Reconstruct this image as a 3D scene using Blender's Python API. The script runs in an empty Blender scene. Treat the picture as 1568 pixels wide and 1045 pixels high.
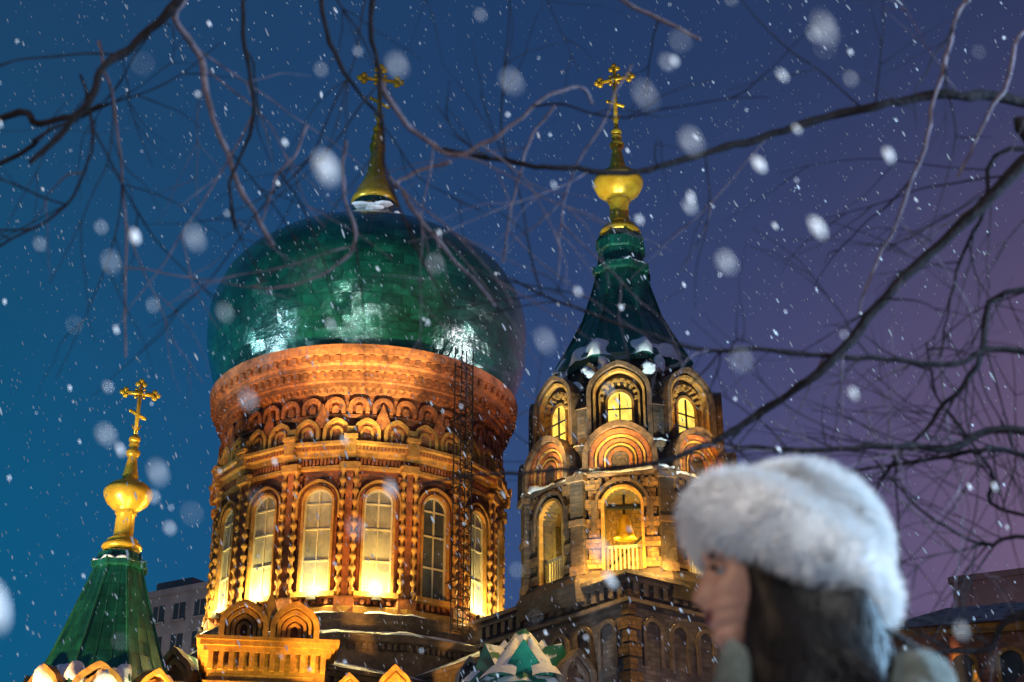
import bpy, math, random, bmesh
from mathutils import Vector, noise
rnd = random.Random(7)
S = bpy.context.scene
S.view_settings.view_transform = 'Standard'
S.view_settings.look = 'None'
S.view_settings.exposure = 0
rad = math.radians

# ------------------------------------------------------------ materials
def nd(nt, t, **k):
    n = nt.nodes.new(t)
    for a, b in k.items():
        setattr(n, a, b)
    return n

def mat(name, c1, c2=None, rough=.8, metal=0., nscale=3., brick=None, bsize=(.5, .17), mortar=None,
        snow=0., bump=.3, emit=None, estr=0., dirt=.5, spec=None, sheen=0., bdist=.05, coat=0., sheets=None, sthr=.42):
    m = bpy.data.materials.new(name)
    m.use_nodes = True
    nt = m.node_tree
    L = nt.links.new
    p = nt.nodes['Principled BSDF']
    c2 = c2 or tuple(v*.6 for v in c1)
    tc = nd(nt, 'ShaderNodeTexCoord')
    n1 = nd(nt, 'ShaderNodeTexNoise')
    n1.inputs['Scale'].default_value = nscale
    n1.inputs['Detail'].default_value = 6
    n1.inputs['Roughness'].default_value = .65
    L(tc.outputs['Object'], n1.inputs['Vector'])
    mr = nd(nt, 'ShaderNodeMapRange')
    mr.inputs['From Min'].default_value = .35
    mr.inputs['From Max'].default_value = .65
    L(n1.outputs['Fac'], mr.inputs['Value'])
    mx = nd(nt, 'ShaderNodeMix', data_type='RGBA')
    mx.inputs['A'].default_value = (*c1, 1)
    mx.inputs['B'].default_value = (*c2, 1)
    L(mr.outputs['Result'], mx.inputs['Factor'])
    col = mx.outputs['Result']
    hgt = n1.outputs['Fac']
    if brick:
        sp = nd(nt, 'ShaderNodeSeparateXYZ')
        L(tc.outputs['Object'], sp.inputs[0])
        cb = nd(nt, 'ShaderNodeCombineXYZ')
        if brick[0] == 'cyl':
            at = nd(nt, 'ShaderNodeMath', operation='ARCTAN2')
            L(sp.outputs[0], at.inputs[0]); L(sp.outputs[1], at.inputs[1])
            mu = nd(nt, 'ShaderNodeMath', operation='MULTIPLY')
            mu.inputs[1].default_value = brick[1]
            L(at.outputs[0], mu.inputs[0])
            L(mu.outputs[0], cb.inputs[0])
        else:
            ad = nd(nt, 'ShaderNodeMath', operation='ADD')
            L(sp.outputs[0], ad.inputs[0]); L(sp.outputs[1], ad.inputs[1])
            L(ad.outputs[0], cb.inputs[0])
        L(sp.outputs[2], cb.inputs[1])
        br = nd(nt, 'ShaderNodeTexBrick')
        br.inputs['Scale'].default_value = 1
        br.inputs['Brick Width'].default_value = bsize[0]
        br.inputs['Row Height'].default_value = bsize[1]
        br.inputs['Mortar Size'].default_value = .018
        br.inputs['Mortar Smooth'].default_value = .3
        L(cb.outputs[0], br.inputs['Vector'])
        L(col, br.inputs['Color1'])
        m2 = nd(nt, 'ShaderNodeMix', data_type='RGBA', blend_type='MULTIPLY')
        m2.inputs['Factor'].default_value = 1
        m2.inputs['B'].default_value = (.5, .45, .45, 1)
        L(col, m2.inputs['A'])
        L(m2.outputs['Result'], br.inputs['Color2'])
        mo = mortar or tuple(v*.45 for v in c1)
        br.inputs['Mortar'].default_value = (*mo, 1)
        col = br.outputs['Color']
        hgt = br.outputs['Fac']
    if dirt > 0:
        n3 = nd(nt, 'ShaderNodeTexNoise')
        n3.inputs['Scale'].default_value = nscale*.22
        n3.inputs['Detail'].default_value = 4
        L(tc.outputs['Object'], n3.inputs['Vector'])
        r3 = nd(nt, 'ShaderNodeMapRange')
        r3.inputs['From Min'].default_value = .35
        r3.inputs['From Max'].default_value = .7
        r3.inputs['To Min'].default_value = 1
        r3.inputs['To Max'].default_value = 1-dirt
        L(n3.outputs['Fac'], r3.inputs['Value'])
        m3 = nd(nt, 'ShaderNodeMix', data_type='RGBA', blend_type='MULTIPLY')
        m3.inputs['Factor'].default_value = 1
        L(col, m3.inputs['A'])
        L(r3.outputs['Result'], m3.inputs['B'])
        col = m3.outputs['Result']
    shn = None
    if sheets:
        # individual metal sheets, each lying at its own slight angle
        R_, sw_, sh_, amt = sheets
        sp = nd(nt, 'ShaderNodeSeparateXYZ'); L(tc.outputs['Object'], sp.inputs[0])
        at = nd(nt, 'ShaderNodeMath', operation='ARCTAN2'); L(sp.outputs[0], at.inputs[0]); L(sp.outputs[1], at.inputs[1])
        zz = nd(nt, 'ShaderNodeMath', operation='DIVIDE'); L(sp.outputs[2], zz.inputs[0]); zz.inputs[1].default_value = sh_
        zf = nd(nt, 'ShaderNodeMath', operation='FLOOR'); L(zz.outputs[0], zf.inputs[0])
        au = nd(nt, 'ShaderNodeMath', operation='MULTIPLY_ADD'); L(at.outputs[0], au.inputs[0]); au.inputs[1].default_value = R_/sw_
        hf = nd(nt, 'ShaderNodeMath', operation='MULTIPLY'); L(zf.outputs[0], hf.inputs[0]); hf.inputs[1].default_value = .5
        L(hf.outputs[0], au.inputs[2])
        uf = nd(nt, 'ShaderNodeMath', operation='FLOOR'); L(au.outputs[0], uf.inputs[0])
        cb = nd(nt, 'ShaderNodeCombineXYZ'); L(uf.outputs[0], cb.inputs[0]); L(zf.outputs[0], cb.inputs[1])
        wn = nd(nt, 'ShaderNodeTexWhiteNoise'); wn.noise_dimensions = '3D'; L(cb.outputs[0], wn.inputs['Vector'])
        sb = nd(nt, 'ShaderNodeVectorMath', operation='SUBTRACT'); L(wn.outputs['Color'], sb.inputs[0]); sb.inputs[1].default_value = (.5, .5, .5)
        sc = nd(nt, 'ShaderNodeVectorMath', operation='SCALE'); L(sb.outputs[0], sc.inputs[0]); sc.inputs['Scale'].default_value = amt
        ge0 = nd(nt, 'ShaderNodeNewGeometry')
        av = nd(nt, 'ShaderNodeVectorMath', operation='ADD'); L(ge0.outputs['Normal'], av.inputs[0]); L(sc.outputs[0], av.inputs[1])
        nn = nd(nt, 'ShaderNodeVectorMath', operation='NORMALIZE'); L(av.outputs[0], nn.inputs[0])
        shn = nn.outputs[0]
        vr = nd(nt, 'ShaderNodeMapRange'); L(wn.outputs['Value'], vr.inputs['Value']); vr.inputs['To Min'].default_value = .6; vr.inputs['To Max'].default_value = 1.15
        fr1 = nd(nt, 'ShaderNodeMath', operation='FRACT'); L(au.outputs[0], fr1.inputs[0])
        fr2 = nd(nt, 'ShaderNodeMath', operation='FRACT'); L(zz.outputs[0], fr2.inputs[0])
        g1 = nd(nt, 'ShaderNodeMath', operation='GREATER_THAN'); L(fr1.outputs[0], g1.inputs[0]); g1.inputs[1].default_value = .05
        g2 = nd(nt, 'ShaderNodeMath', operation='GREATER_THAN'); L(fr2.outputs[0], g2.inputs[0]); g2.inputs[1].default_value = .07
        gm = nd(nt, 'ShaderNodeMath', operation='MULTIPLY'); L(g1.outputs[0], gm.inputs[0]); L(g2.outputs[0], gm.inputs[1])
        gr = nd(nt, 'ShaderNodeMapRange'); L(gm.outputs[0], gr.inputs['Value']); gr.inputs['To Min'].default_value = .6
        pm = nd(nt, 'ShaderNodeMath', operation='MULTIPLY'); L(vr.outputs[0], pm.inputs[0]); L(gr.outputs[0], pm.inputs[1])
        m4 = nd(nt, 'ShaderNodeMix', data_type='RGBA', blend_type='MULTIPLY'); m4.inputs['Factor'].default_value = 1
        L(col, m4.inputs['A']); L(pm.outputs[0], m4.inputs['B'])
        col = m4.outputs['Result']
    if snow > 0:
        ge = nd(nt, 'ShaderNodeNewGeometry')
        s2 = nd(nt, 'ShaderNodeSeparateXYZ')
        L(ge.outputs['Normal'], s2.inputs[0])
        r1 = nd(nt, 'ShaderNodeMapRange')
        r1.inputs['From Min'].default_value = 1-snow
        r1.inputs['From Max'].default_value = min(1-snow+.25, .99)
        L(s2.outputs[2], r1.inputs['Value'])
        n4 = nd(nt, 'ShaderNodeTexNoise')
        n4.inputs['Scale'].default_value = 1.4
        n4.inputs['Detail'].default_value = 5
        L(tc.outputs['Object'], n4.inputs['Vector'])
        r4 = nd(nt, 'ShaderNodeMapRange')
        r4.inputs['From Min'].default_value = sthr
        r4.inputs['From Max'].default_value = sthr+.06
        L(n4.outputs['Fac'], r4.inputs['Value'])
        mm = nd(nt, 'ShaderNodeMath', operation='MULTIPLY')
        L(r1.outputs['Result'], mm.inputs[0]); L(r4.outputs['Result'], mm.inputs[1])
        m5 = nd(nt, 'ShaderNodeMix', data_type='RGBA')
        m5.inputs['B'].default_value = (.78, .82, .88, 1)
        L(mm.outputs[0], m5.inputs['Factor'])
        L(col, m5.inputs['A'])
        col = m5.outputs['Result']
        mt = nd(nt, 'ShaderNodeMath', operation='MULTIPLY_ADD')
        mt.inputs[1].default_value = -metal
        mt.inputs[2].default_value = metal
        L(mm.outputs[0], mt.inputs[0]); L(mt.outputs[0], p.inputs['Metallic'])
    else:
        p.inputs['Metallic'].default_value = metal
    L(col, p.inputs['Base Color'])
    p.inputs['Roughness'].default_value = rough
    if coat:
        p.inputs['Coat Weight'].default_value = coat
        p.inputs['Coat Roughness'].default_value = .13
    if spec is not None:
        p.inputs['Specular IOR Level'].default_value = spec
    if sheen:
        p.inputs['Sheen Weight'].default_value = sheen
    if bump > 0:
        b = nd(nt, 'ShaderNodeBump')
        b.inputs['Strength'].default_value = bump
        b.inputs['Distance'].default_value = bdist
        L(hgt, b.inputs['Height'])
        if shn: L(shn, b.inputs['Normal'])
        L(b.outputs[0], p.inputs['Normal'])
        if coat: L(b.outputs[0], p.inputs['Coat Normal'])
    if emit:
        m6 = nd(nt, 'ShaderNodeMix', data_type='RGBA', blend_type='MULTIPLY')
        m6.inputs['Factor'].default_value = .8
        m6.inputs['A'].default_value = (*emit, 1)
        r6 = nd(nt, 'ShaderNodeMapRange')
        r6.inputs['From Min'].default_value = .3; r6.inputs['From Max'].default_value = .65
        r6.inputs['To Min'].default_value = .25
        L(n1.outputs['Fac'], r6.inputs['Value'])
        L(r6.outputs['Result'], m6.inputs['B'])
        L(m6.outputs['Result'], p.inputs['Emission Color'])
        p.inputs['Emission Strength'].default_value = estr
    return m

M_red = mat('drum_brick', (.48, .135, .04), (.24, .07, .03), brick=('cyl', 7.2), nscale=4, bump=.8, mortar=(.16, .09, .06), dirt=.65)
M_redp = mat('red_moulding', (.48, .16, .05), (.23, .072, .03), nscale=6, bump=.7, dirt=.7, snow=.12)
M_trim = mat('ochre_moulding', (.56, .31, .065), (.36, .165, .04), nscale=5, bump=.5, dirt=.55, snow=.12)
M_grey = mat('weathered_brick', (.2, .165, .15), (.1, .085, .085), brick=('box',), nscale=1.6, bump=.7, mortar=(.09, .08, .08), snow=.15, dirt=.5)
M_greyc = mat('weathered_brick_belfry', (.13, .085, .062), (.05, .037, .036), brick=('cyl', 4.), nscale=2.5, bump=.8, mortar=(.05, .04, .036), snow=.15, bsize=(.42, .16), dirt=.6)
M_greyt = mat('stone_moulding', (.2, .15, .12), (.09, .07, .065), nscale=4, bump=.5, snow=.2, dirt=.6)
M_brnt = mat('belfry_moulding_brick', (.19, .11, .06), (.075, .047, .035), nscale=5, bump=.6, snow=.2, dirt=.7)
M_pale = mat('belfry_pilaster_brick', (.46, .25, .08), (.2, .1, .04), brick=('cyl', 4.), nscale=5, bump=.9, mortar=(.13, .08, .05), bsize=(.4, .2))
M_dome = mat('green_copper_dome', (.005, .12, .085), (.003, .05, .046), rough=.26, metal=.55, nscale=1.6, bump=.5, bdist=.1, dirt=.5, snow=.03, coat=.8, sheets=(8., .95, .55, .14))
M_tent = mat('green_sheet_roof', (.012, .2, .135), (.008, .1, .075), rough=.35, metal=.2, nscale=1.4, bump=.3, snow=.28, coat=.4, sheets=(2.6, .5, .6, .1))
M_tents = mat('snowy_green_sheet_roof', (.012, .2, .135), (.008, .1, .075), rough=.4, metal=.1, nscale=1.4, bump=.3, snow=.75, sthr=.46)
M_rib = mat('green_roof_seam', (.02, .19, .13), (.01, .1, .07), rough=.45, metal=.2, bump=0)
M_gold = mat('gilding', (1., .66, .06), (.78, .42, .03), rough=.3, metal=.45, nscale=2, bump=.1, dirt=.3)
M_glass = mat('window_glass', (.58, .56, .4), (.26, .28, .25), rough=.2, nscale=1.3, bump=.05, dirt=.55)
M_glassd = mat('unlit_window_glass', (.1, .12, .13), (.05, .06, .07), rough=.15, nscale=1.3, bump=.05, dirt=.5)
M_cream = mat('cream_window_frame', (.62, .6, .42), (.45, .42, .28), rough=.6, bump=0, dirt=.2)
M_lit = mat('lit_window', (.5, .4, .2), nscale=2.2, emit=(1, .7, .1), estr=1.7, bump=0)
M_iron = mat('black_iron', (.03, .03, .035), rough=.5, metal=.5, bump=0)
M_roof = mat('dark_sheet_roof', (.05, .07, .075), (.03, .04, .05), rough=.5, metal=.2, nscale=1.5, snow=.35, bump=.2)
M_bark = mat('bark', (.022, .016, .017), (.009, .008, .009), nscale=30, bump=.6, dirt=.2, rough=.95, spec=.1)
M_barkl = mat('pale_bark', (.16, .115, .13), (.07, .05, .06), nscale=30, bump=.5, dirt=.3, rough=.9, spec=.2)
M_ground = mat('snowy_paving', (.5, .52, .56), (.2, .2, .21), nscale=.6, bump=.3)
M_apt = mat('concrete_facade', (.3, .28, .27), (.2, .19, .19), nscale=.5, bump=.1, snow=.2)
M_apt2 = mat('beige_facade', (.2, .145, .15), (.16, .12, .125), nscale=.3, bump=.1, snow=.1)
M_aptw = mat('dull_glazing', (.15, .11, .115), (.13, .095, .105), rough=.5, bump=0)
M_house = mat('orange_brick', (.42, .2, .12), (.3, .14, .1), brick=('box',), nscale=1, bump=.3, bsize=(.8, .3))
M_snow = mat('ledge_snow', (.82, .86, .92), (.65, .7, .8), bump=.3, dirt=0, nscale=6)

# ------------------------------------------------------------ mesh helpers
def empty(name, loc=(0, 0, 0)):
    e = bpy.data.objects.new(name, None)
    e.location = loc
    S.collection.objects.link(e)
    return e

class Part:
    def __init__(s, name, m, loc=(0, 0, 0), parent=None, smooth=False, rotz=0.):
        s.n, s.m, s.loc, s.p, s.sm, s.rz = name, m, loc, parent, smooth, rotz
        s.v, s.f = [], []
    def add(s, vs, fs, fr=None):
        o = len(s.v)
        if fr:
            ph, r, z0 = fr
            a = rad(ph); sn, cs = math.sin(a), math.cos(a)
            vs = [(x*cs+(r+b)*sn, x*sn-(r+b)*cs, z+z0) for x, b, z in vs]
        s.v += [tuple(v) for v in vs]
        s.f += [tuple(i+o for i in f) for f in fs]
    def box(s, fr, a0, a1, b0, b1, z0, z1):
        vs = [(a, b, z) for z in (z0, z1) for b in (b0, b1) for a in (a0, a1)]
        s.add(vs, [(0, 1, 3, 2), (4, 6, 7, 5), (0, 4, 5, 1), (2, 3, 7, 6), (0, 2, 6, 4), (1, 5, 7, 3)], fr)
    def outline(s, w, z0, zs, n=14, peak=0.):
        pts = [(w/2, z0)]
        for i in range(n+1):
            t = math.pi*i/n
            k = 1+peak*math.exp(-((t-math.pi/2)/.3)**2)
            pts.append((w/2*math.cos(t), zs+w/2*math.sin(t)*k))
        pts.append((-w/2, z0))
        return pts
    def arch(s, fr, w, z0, zs, b0, b1, peak=0.):
        o = s.outline(w, z0, zs, peak=peak); n = len(o)
        vs = [(a, b0, z) for a, z in o]+[(a, b1, z) for a, z in o]
        fs = [tuple(range(n)), tuple(range(2*n-1, n-1, -1))]
        fs += [(i, (i+1) % n, n+(i+1) % n, n+i) for i in range(n)]
        s.add(vs, fs, fr)
    def band(s, fr, wi, wo, z0, zs, b0, b1, peak=0.):
        a = s.outline(wi, z0, zs, peak=peak); b = s.outline(wo, z0, zs, peak=peak); n = len(a)
        vs = [(x, b0, z) for x, z in a]+[(x, b0, z) for x, z in b]+[(x, b1, z) for x, z in a]+[(x, b1, z) for x, z in b]
        fs = []
        for i in range(n-1):
            fs += [(i, i+1, n+i+1, n+i), (2*n+i, 3*n+i, 3*n+i+1, 2*n+i+1),
                   (i, 2*n+i, 2*n+i+1, i+1), (n+i, n+i+1, 3*n+i+1, 3*n+i)]
        for i in (0, n-1):
            fs.append((i, n+i, 3*n+i, 2*n+i))
        s.add(vs, fs, fr)
    def spandrel(s, fr, w, zs, zt, b0, b1, n=12):
        vs = []
        for b in (b0, b1):
            for i in range(n+1):
                t = math.pi*i/n
                a = w/2*math.cos(t)
                vs += [(a, b, zs+w/2*math.sin(t)), (a, b, zt)]
        k = 2*(n+1); fs = []
        for i in range(n):
            j = 2*i
            fs += [(j, j+1, j+3, j+2), (k+j, k+j+2, k+j+3, k+j+1), (j, j+2, k+j+2, k+j), (j+1, k+j+1, k+j+3, j+3)]
        s.add(vs, fs, fr)
    def lathe(s, prof, seg=48, phase=0., poly=False, cx=0, cy=0):
        k = 1/math.cos(math.pi/seg) if poly else 1
        vs = []
        for r, z in prof:
            for i in range(seg):
                a = rad(phase)+2*math.pi*(i+.5)/seg
                vs.append((cx+r*k*math.sin(a), cy-r*k*math.cos(a), z))
        fs = []
        for j in range(len(prof)-1):
            for i in range(seg):
                i2 = (i+1) % seg
                fs.append((j*seg+i, j*seg+i2, (j+1)*seg+i2, (j+1)*seg+i))
        fs.append(tuple(range(seg)))
        fs.append(tuple(range((len(prof)-1)*seg, len(prof)*seg)))
        s.add(vs, fs)
    def snow_ring(s, prof, phase, sides, amp, seed, freq=1.3, seg=160):
        """uneven snow lying on a polygonal ledge; sinks below the ledge where the noise is low"""
        vs = []
        n = len(prof)
        for j, (r, z) in enumerate(prof):
            for i in range(seg):
                a = 2*math.pi*i/seg
                d = (a-rad(phase)+math.pi/sides) % (2*math.pi/sides)-math.pi/sides
                rr = r/math.cos(d)
                k = noise.noise(Vector((math.sin(a)*r*freq, math.cos(a)*r*freq, seed)))+.4*noise.noise(Vector((math.sin(a)*r*freq*3, math.cos(a)*r*freq*3, seed)))
                e = math.sin(math.pi*j/(n-1))
                rr += (k-.08)*amp*e*.7
                vs.append((rr*math.sin(a), -rr*math.cos(a), z+(k-.08)*amp*(.35+.65*e)))
        fs = []
        for j in range(n-1):
            for i in range(seg):
                fs.append((j*seg+i, j*seg+(i+1) % seg, (j+1)*seg+(i+1) % seg, (j+1)*seg+i))
        s.add(vs, fs)
    def sph(s, c, rx, ry=None, rz=None, n=10):
        ry = ry or rx; rz = rz or rx
        vs = [(c[0], c[1], c[2]+rz)]
        for j in range(1, n):
            t = math.pi*j/n
            for i in range(n*2):
                a = math.pi*i/n
                vs.append((c[0]+rx*math.sin(t)*math.cos(a), c[1]+ry*math.sin(t)*math.sin(a), c[2]+rz*math.cos(t)))
        vs.append((c[0], c[1], c[2]-rz))
        m = n*2; fs = [(0, 1+i, 1+(i+1) % m) for i in range(m)]
        for j in range(n-2):
            for i in range(m):
                a = 1+j*m+i; b = 1+j*m+(i+1) % m
                fs.append((a, a+m, b+m, b))
        l = len(vs)-1; o = 1+(n-2)*m
        fs += [(l, o+(i+1) % m, o+i) for i in range(m)]
        s.add(vs, fs)
    def strut(s, p, q, r, r2=None, n=6):
        p = Vector(p); q = Vector(q); d = (q-p).normalized()
        u = d.orthogonal().normalized(); w = d.cross(u); r2 = r if r2 is None else r2
        vs = [p+(u*math.cos(2*math.pi*i/n)+w*math.sin(2*math.pi*i/n))*r for i in range(n)]
        vs += [q+(u*math.cos(2*math.pi*i/n)+w*math.sin(2*math.pi*i/n))*r2 for i in range(n)]
        fs = [(i, (i+1) % n, n+(i+1) % n, n+i) for i in range(n)]+[tuple(range(n)), tuple(range(n, 2*n))]
        s.add(vs, fs)
    def drift(s, c, rx, ry, rz, n=14, a=.5, f=2.2):
        o = len(s.v); s.sph(c, rx, ry, rz, n); c = Vector(c)
        s.v[o:] = [tuple(c+(Vector(v)-c)*(1+a*noise.noise(Vector(v)*f)+.15*noise.noise(Vector(v)*f*3))) for v in s.v[o:]]
    def done(s, recalc=True):
        me = bpy.data.meshes.new(s.n)
        me.from_pydata(s.v, [], s.f)
        if recalc:
            bm = bmesh.new(); bm.from_mesh(me)
            bmesh.ops.recalc_face_normals(bm, faces=bm.faces)
            bm.to_mesh(me); bm.free()
        me.materials.append(s.m)
        if s.sm:
            me.polygons.foreach_set('use_smooth', [True]*len(me.polygons))
        ob = bpy.data.objects.new(s.n, me)
        ob.location = s.loc
        ob.rotation_euler = (0, 0, s.rz)
        S.collection.objects.link(ob)
        if s.p:
            ob.parent = s.p
        return ob

def light(name, kind, loc, target=None, power=100, col=(1, 1, 1), size=.1, spot=60, parent=None, blend=.5):
    l = bpy.data.lights.new(name, kind)
    l.energy = power; l.color = col
    if kind in ('POINT', 'SPOT'):
        l.shadow_soft_size = size
    if kind == 'SPOT':
        l.spot_size = rad(spot); l.spot_blend = blend
    o = bpy.data.objects.new(name, l)
    o.location = loc
    if target:
        o.rotation_euler = (Vector(target)-Vector(loc)).to_track_quat('-Z', 'Y').to_euler()
    S.collection.objects.link(o)
    if parent: o.parent = parent
    return o

# ------------------------------------------------------------ ground
g = Part('snowy_ground', M_ground)
g.add([(-900, -300, 0), (900, -300, 0), (900, 1500, 0), (-900, 1500, 0)], [(0, 1, 2, 3)])
g.done()

# ------------------------------------------------------------ cathedral
CAT = empty('orthodox_cathedral')

def cross(P, z, h, span, rot=0., w=.09):
    a = rad(rot); cx, sy = math.cos(a), math.sin(a)
    q = lambda x, zz: (x*cx, x*sy, zz)
    P.strut(q(0, z), q(0, z+h*.94), w)
    za = z+h*.77
    P.strut(q(-span*.42, za), q(span*.42, za), w)
    R = span*.1
    for (x, zz, dx, dz) in ((-span*.42, za, -1, 0), (span*.42, za, 1, 0), (0, z+h*.93, 0, 1)):
        for ax, az in ((dx, dz), (dz*.9, dx*.9), (-dz*.9, -dx*.9)):
            P.sph((*q(x+ax*R, 0)[:2], zz+az*R), R*.85, R*.7, R*.85, 6)
    for k in range(4):
        t = math.pi/4+k*math.pi/2
        P.strut(q(0, za), q(span*.17*math.cos(t), za+span*.17*math.sin(t)), w*.6, w*.3)
        P.sph((*q(span*.17*math.cos(t), 0)[:2], za+span*.17*math.sin(t)), R*.5, R*.5, R*.5, 5)
    P.sph(q(0, za), R*.9, R*.6, R*.9, 6)
    P.strut(q(-span*.21, z+h*.47), q(span*.21, z+h*.36), w*.8)
    for k in (-1, 1):
        P.sph((*q(k*span*.22, 0)[:2], z+h*.415-k*h*.055), R*.5, R*.5, R*.5, 5)
        P.strut(q(0, z+h*.12), q(k*span*.13, z+h*.24), w*.5, w*.3)
    P.sph(q(0, z), w*2.6, w*2.6, w*2.0, 8)

def cr(P, n=4):
    out = []
    for i in range(len(P)-1):
        p0 = P[max(i-1, 0)]; p1 = P[i]; p2 = P[i+1]; p3 = P[min(i+2, len(P)-1)]
        for k in range(n):
            t = k/n
            out.append(tuple(.5*((2*b)+(-a+c)*t+(2*a-5*b+4*c-d)*t*t+(-a+3*b-3*c+d)*t**3) for a, b, c, d in zip(p0, p1, p2, p3)))
    out.append(tuple(P[-1]))
    return out

# --- central drum and dome
MX = (-7.7, 71, 0)
F0 = 13.
dome = Part('dome', M_dome, MX, CAT, True)
prof = [(7.45, 30.7), (7.75, 31.4), (8.1, 32.5), (8.36, 33.6), (8.47, 34.8), (8.38, 36.0), (8.05, 37.15), (7.4, 38.2), (6.4, 39.15),
        (5.2, 39.95), (3.95, 40.65), (2.9, 41.3), (2.1, 41.9), (1.6, 42.5), (1.3, 43.0), (1.22, 43.5)]
dp = cr(prof, 4)
seg = 96
vs = []; fs = []
for j, (r, z) in enumerate(dp):
    for i in range(seg):
        a = 2*math.pi*i/seg
        nn = noise.noise(Vector((math.sin(a)*4, math.cos(a)*4, z*.8)))*.09
        rr = r+nn*(r/8)
        vs.append((rr*math.sin(a), -rr*math.cos(a), z))
for j in range(len(dp)-1):
    for i in range(seg):
        fs.append((j*seg+i, j*seg+(i+1) % seg, (j+1)*seg+(i+1) % seg, (j+1)*seg+i))
dome.add(vs, fs)
dome.done()
sn = Part('dome_snow_cap', M_snow, MX, CAT, True)
for k, (ph, rr, z, L_) in enumerate([(-4, 1.8, 42.25, .8), (16, 1.85, 42.3, .65), (6, 2.2, 41.85, .5), (-70, 3.2, 41.15, .3), (35, 2.6, 41.5, .25)]):
    a = rad(ph); sn.drift((rr*math.sin(a), -rr*math.cos(a), z), L_, .4, .12)
sn.done()
gd = Part('dome_finial', M_gold, MX, CAT, True)
gd.lathe([(1.25, 43.3), (1.34, 43.5), (1.26, 43.75), (1.12, 43.9), (1.0, 44.3), (.7, 44.9), (.52, 45.5), (.42, 46.2), (.36, 46.7), (.3, 46.85),
          (.42, 46.95), (.46, 47.2), (.42, 47.4), (.26, 47.6), (.38, 47.75), (.3, 48.0), (.15, 48.3), (.1, 48.5)], 32)
cross(gd, 48.4, 4.5, 2.3, 12, .12)
gd.done()

wall = Part('drum_wall', M_red, MX, CAT)
wall.lathe([(6.9, 16.5), (6.9, 26.2)], 16, F0, True)
wall.lathe([(7.0, 26.2), (7.0, 29.2)], 64)
wall.done()
cor = Part('dome_cornice', M_redp, MX, CAT)
cor.lathe([(6.9, 28.7), (7.1, 28.75), (7.15, 28.95), (7.3, 29.0), (7.3, 29.25), (7.42, 29.3), (7.45, 29.75), (7.6, 29.8), (7.62, 30.0),
           (7.75, 30.1), (7.78, 30.45), (7.92, 30.5), (7.98, 30.75), (8.0, 30.95), (7.85, 31.02), (7.3, 31.05)], 96)
cor.lathe([(6.95, 27.5), (7.12, 27.55), (7.12, 27.7), (6.95, 27.75)], 96)
for i in range(110):
    cor.box((i*360/110, 0, 0), -.1, .1, 7.35, 7.58, 29.42, 29.72)
for i in range(90):
    cor.box((i*4, 0, 0), -.13, .13, 7.6, 7.9, 30.15, 30.42)
for i in range(120):
    cor.box((i*3, 0, 0), -.08, .08, 7.1, 7.28, 28.78, 28.97)
cor.done()
dc = Part('drum_scallops', M_redp, MX, CAT)
for i in range(40):
    dc.band((i*9+F0, 6.98, 0), .62, .98, 27.75, 28.05, 0, .25)
    dc.arch((i*9+F0, 6.98, 0), .3, 27.78, 28.0, 0, .16)
for i in range(16):
    ph = F0+22.5*i
    vs = [(-.45, 0, 27.0), (.45, 0, 27.0), (0, 0, 28.2), (-.45, .3, 27.0), (.45, .3, 27.0), (0, .3, 28.2)]
    dc.add(vs, [(0, 1, 2), (3, 5, 4), (0, 3, 4, 1), (1, 4, 5, 2), (2, 5, 3, 0)], (ph, 7.0, 0))
dc.done()
kk = Part('drum_kokoshniks', M_redp, MX, CAT)
kt = Part('drum_kokoshnik_bands', M_trim, MX, CAT)
for i in range(32):
    ph = F0+11.25*i+5.6
    kk.arch((ph, 6.95, 0), 1.1, 26.2, 26.75, 0, .22)
    kt.band((ph, 6.97, 0), .95, 1.28, 26.2, 26.75, 0, .36, .1)
    kt.band((ph, 6.97, 0), .4, .62, 26.3, 26.75, 0, .28)
kk.done()
kt.done()
tr = Part('drum_entablature', M_trim, MX, CAT)
tr.lathe([(6.92, 24.95), (7.08, 25.0), (7.08, 25.15), (6.95, 25.2)], 16, F0, True)
tr.lathe([(6.92, 25.55), (7.1, 25.6), (7.12, 25.75), (7.3, 25.8), (7.34, 26.0), (7.5, 26.05), (7.5, 26.2), (7.35, 26.26), (6.9, 26.3)], 16, F0, True)
tr.lathe([(6.92, 18.1), (7.2, 18.12), (7.25, 18.4), (7.1, 18.5), (6.92, 18.55)], 16, F0, True)
for i in range(16):
    pc = F0+11.25+22.5*i
    tr.box((pc, 6.95, 0), -.26, .26, 0, .66, 25.62, 26.32)
    tr.box((pc, 6.95, 0), -.32, .32, 0, .74, 26.32, 26.5)
    tr.box((pc, 6.95, 0), -.2, .2, 0, .5, 26.5, 26.95)
    tr.box((pc, 6.95, 0), -.4, .4, 0, .5, 24.85, 25.2)
tr.done()
fr_ = Part('drum_frieze', M_redp, MX, CAT)
for i in range(16):
    for k in range(-6, 7):
        fr_.box((F0+22.5*i, 6.9, 0), k*.18-.055, k*.18+.055, 0, .15, 25.22, 25.5)
    for k in range(-7, 8):
        fr_.box((F0+22.5*i, 6.9, 0), k*.17-.04, k*.17+.04, .2, .5, 25.8, 25.95)
    for sx in (-1, 1):
        for z in (24.05, 24.45):
            fr_.box((F0+22.5*i, 6.9, 0), sx*.98-.12, sx*.98+.12, .002, .14, z, z+.26)
fr_.done()
pier = Part('drum_piers', M_redp, MX, CAT)
col = Part('drum_beaded_columns', M_trim, MX, CAT, True)
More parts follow.
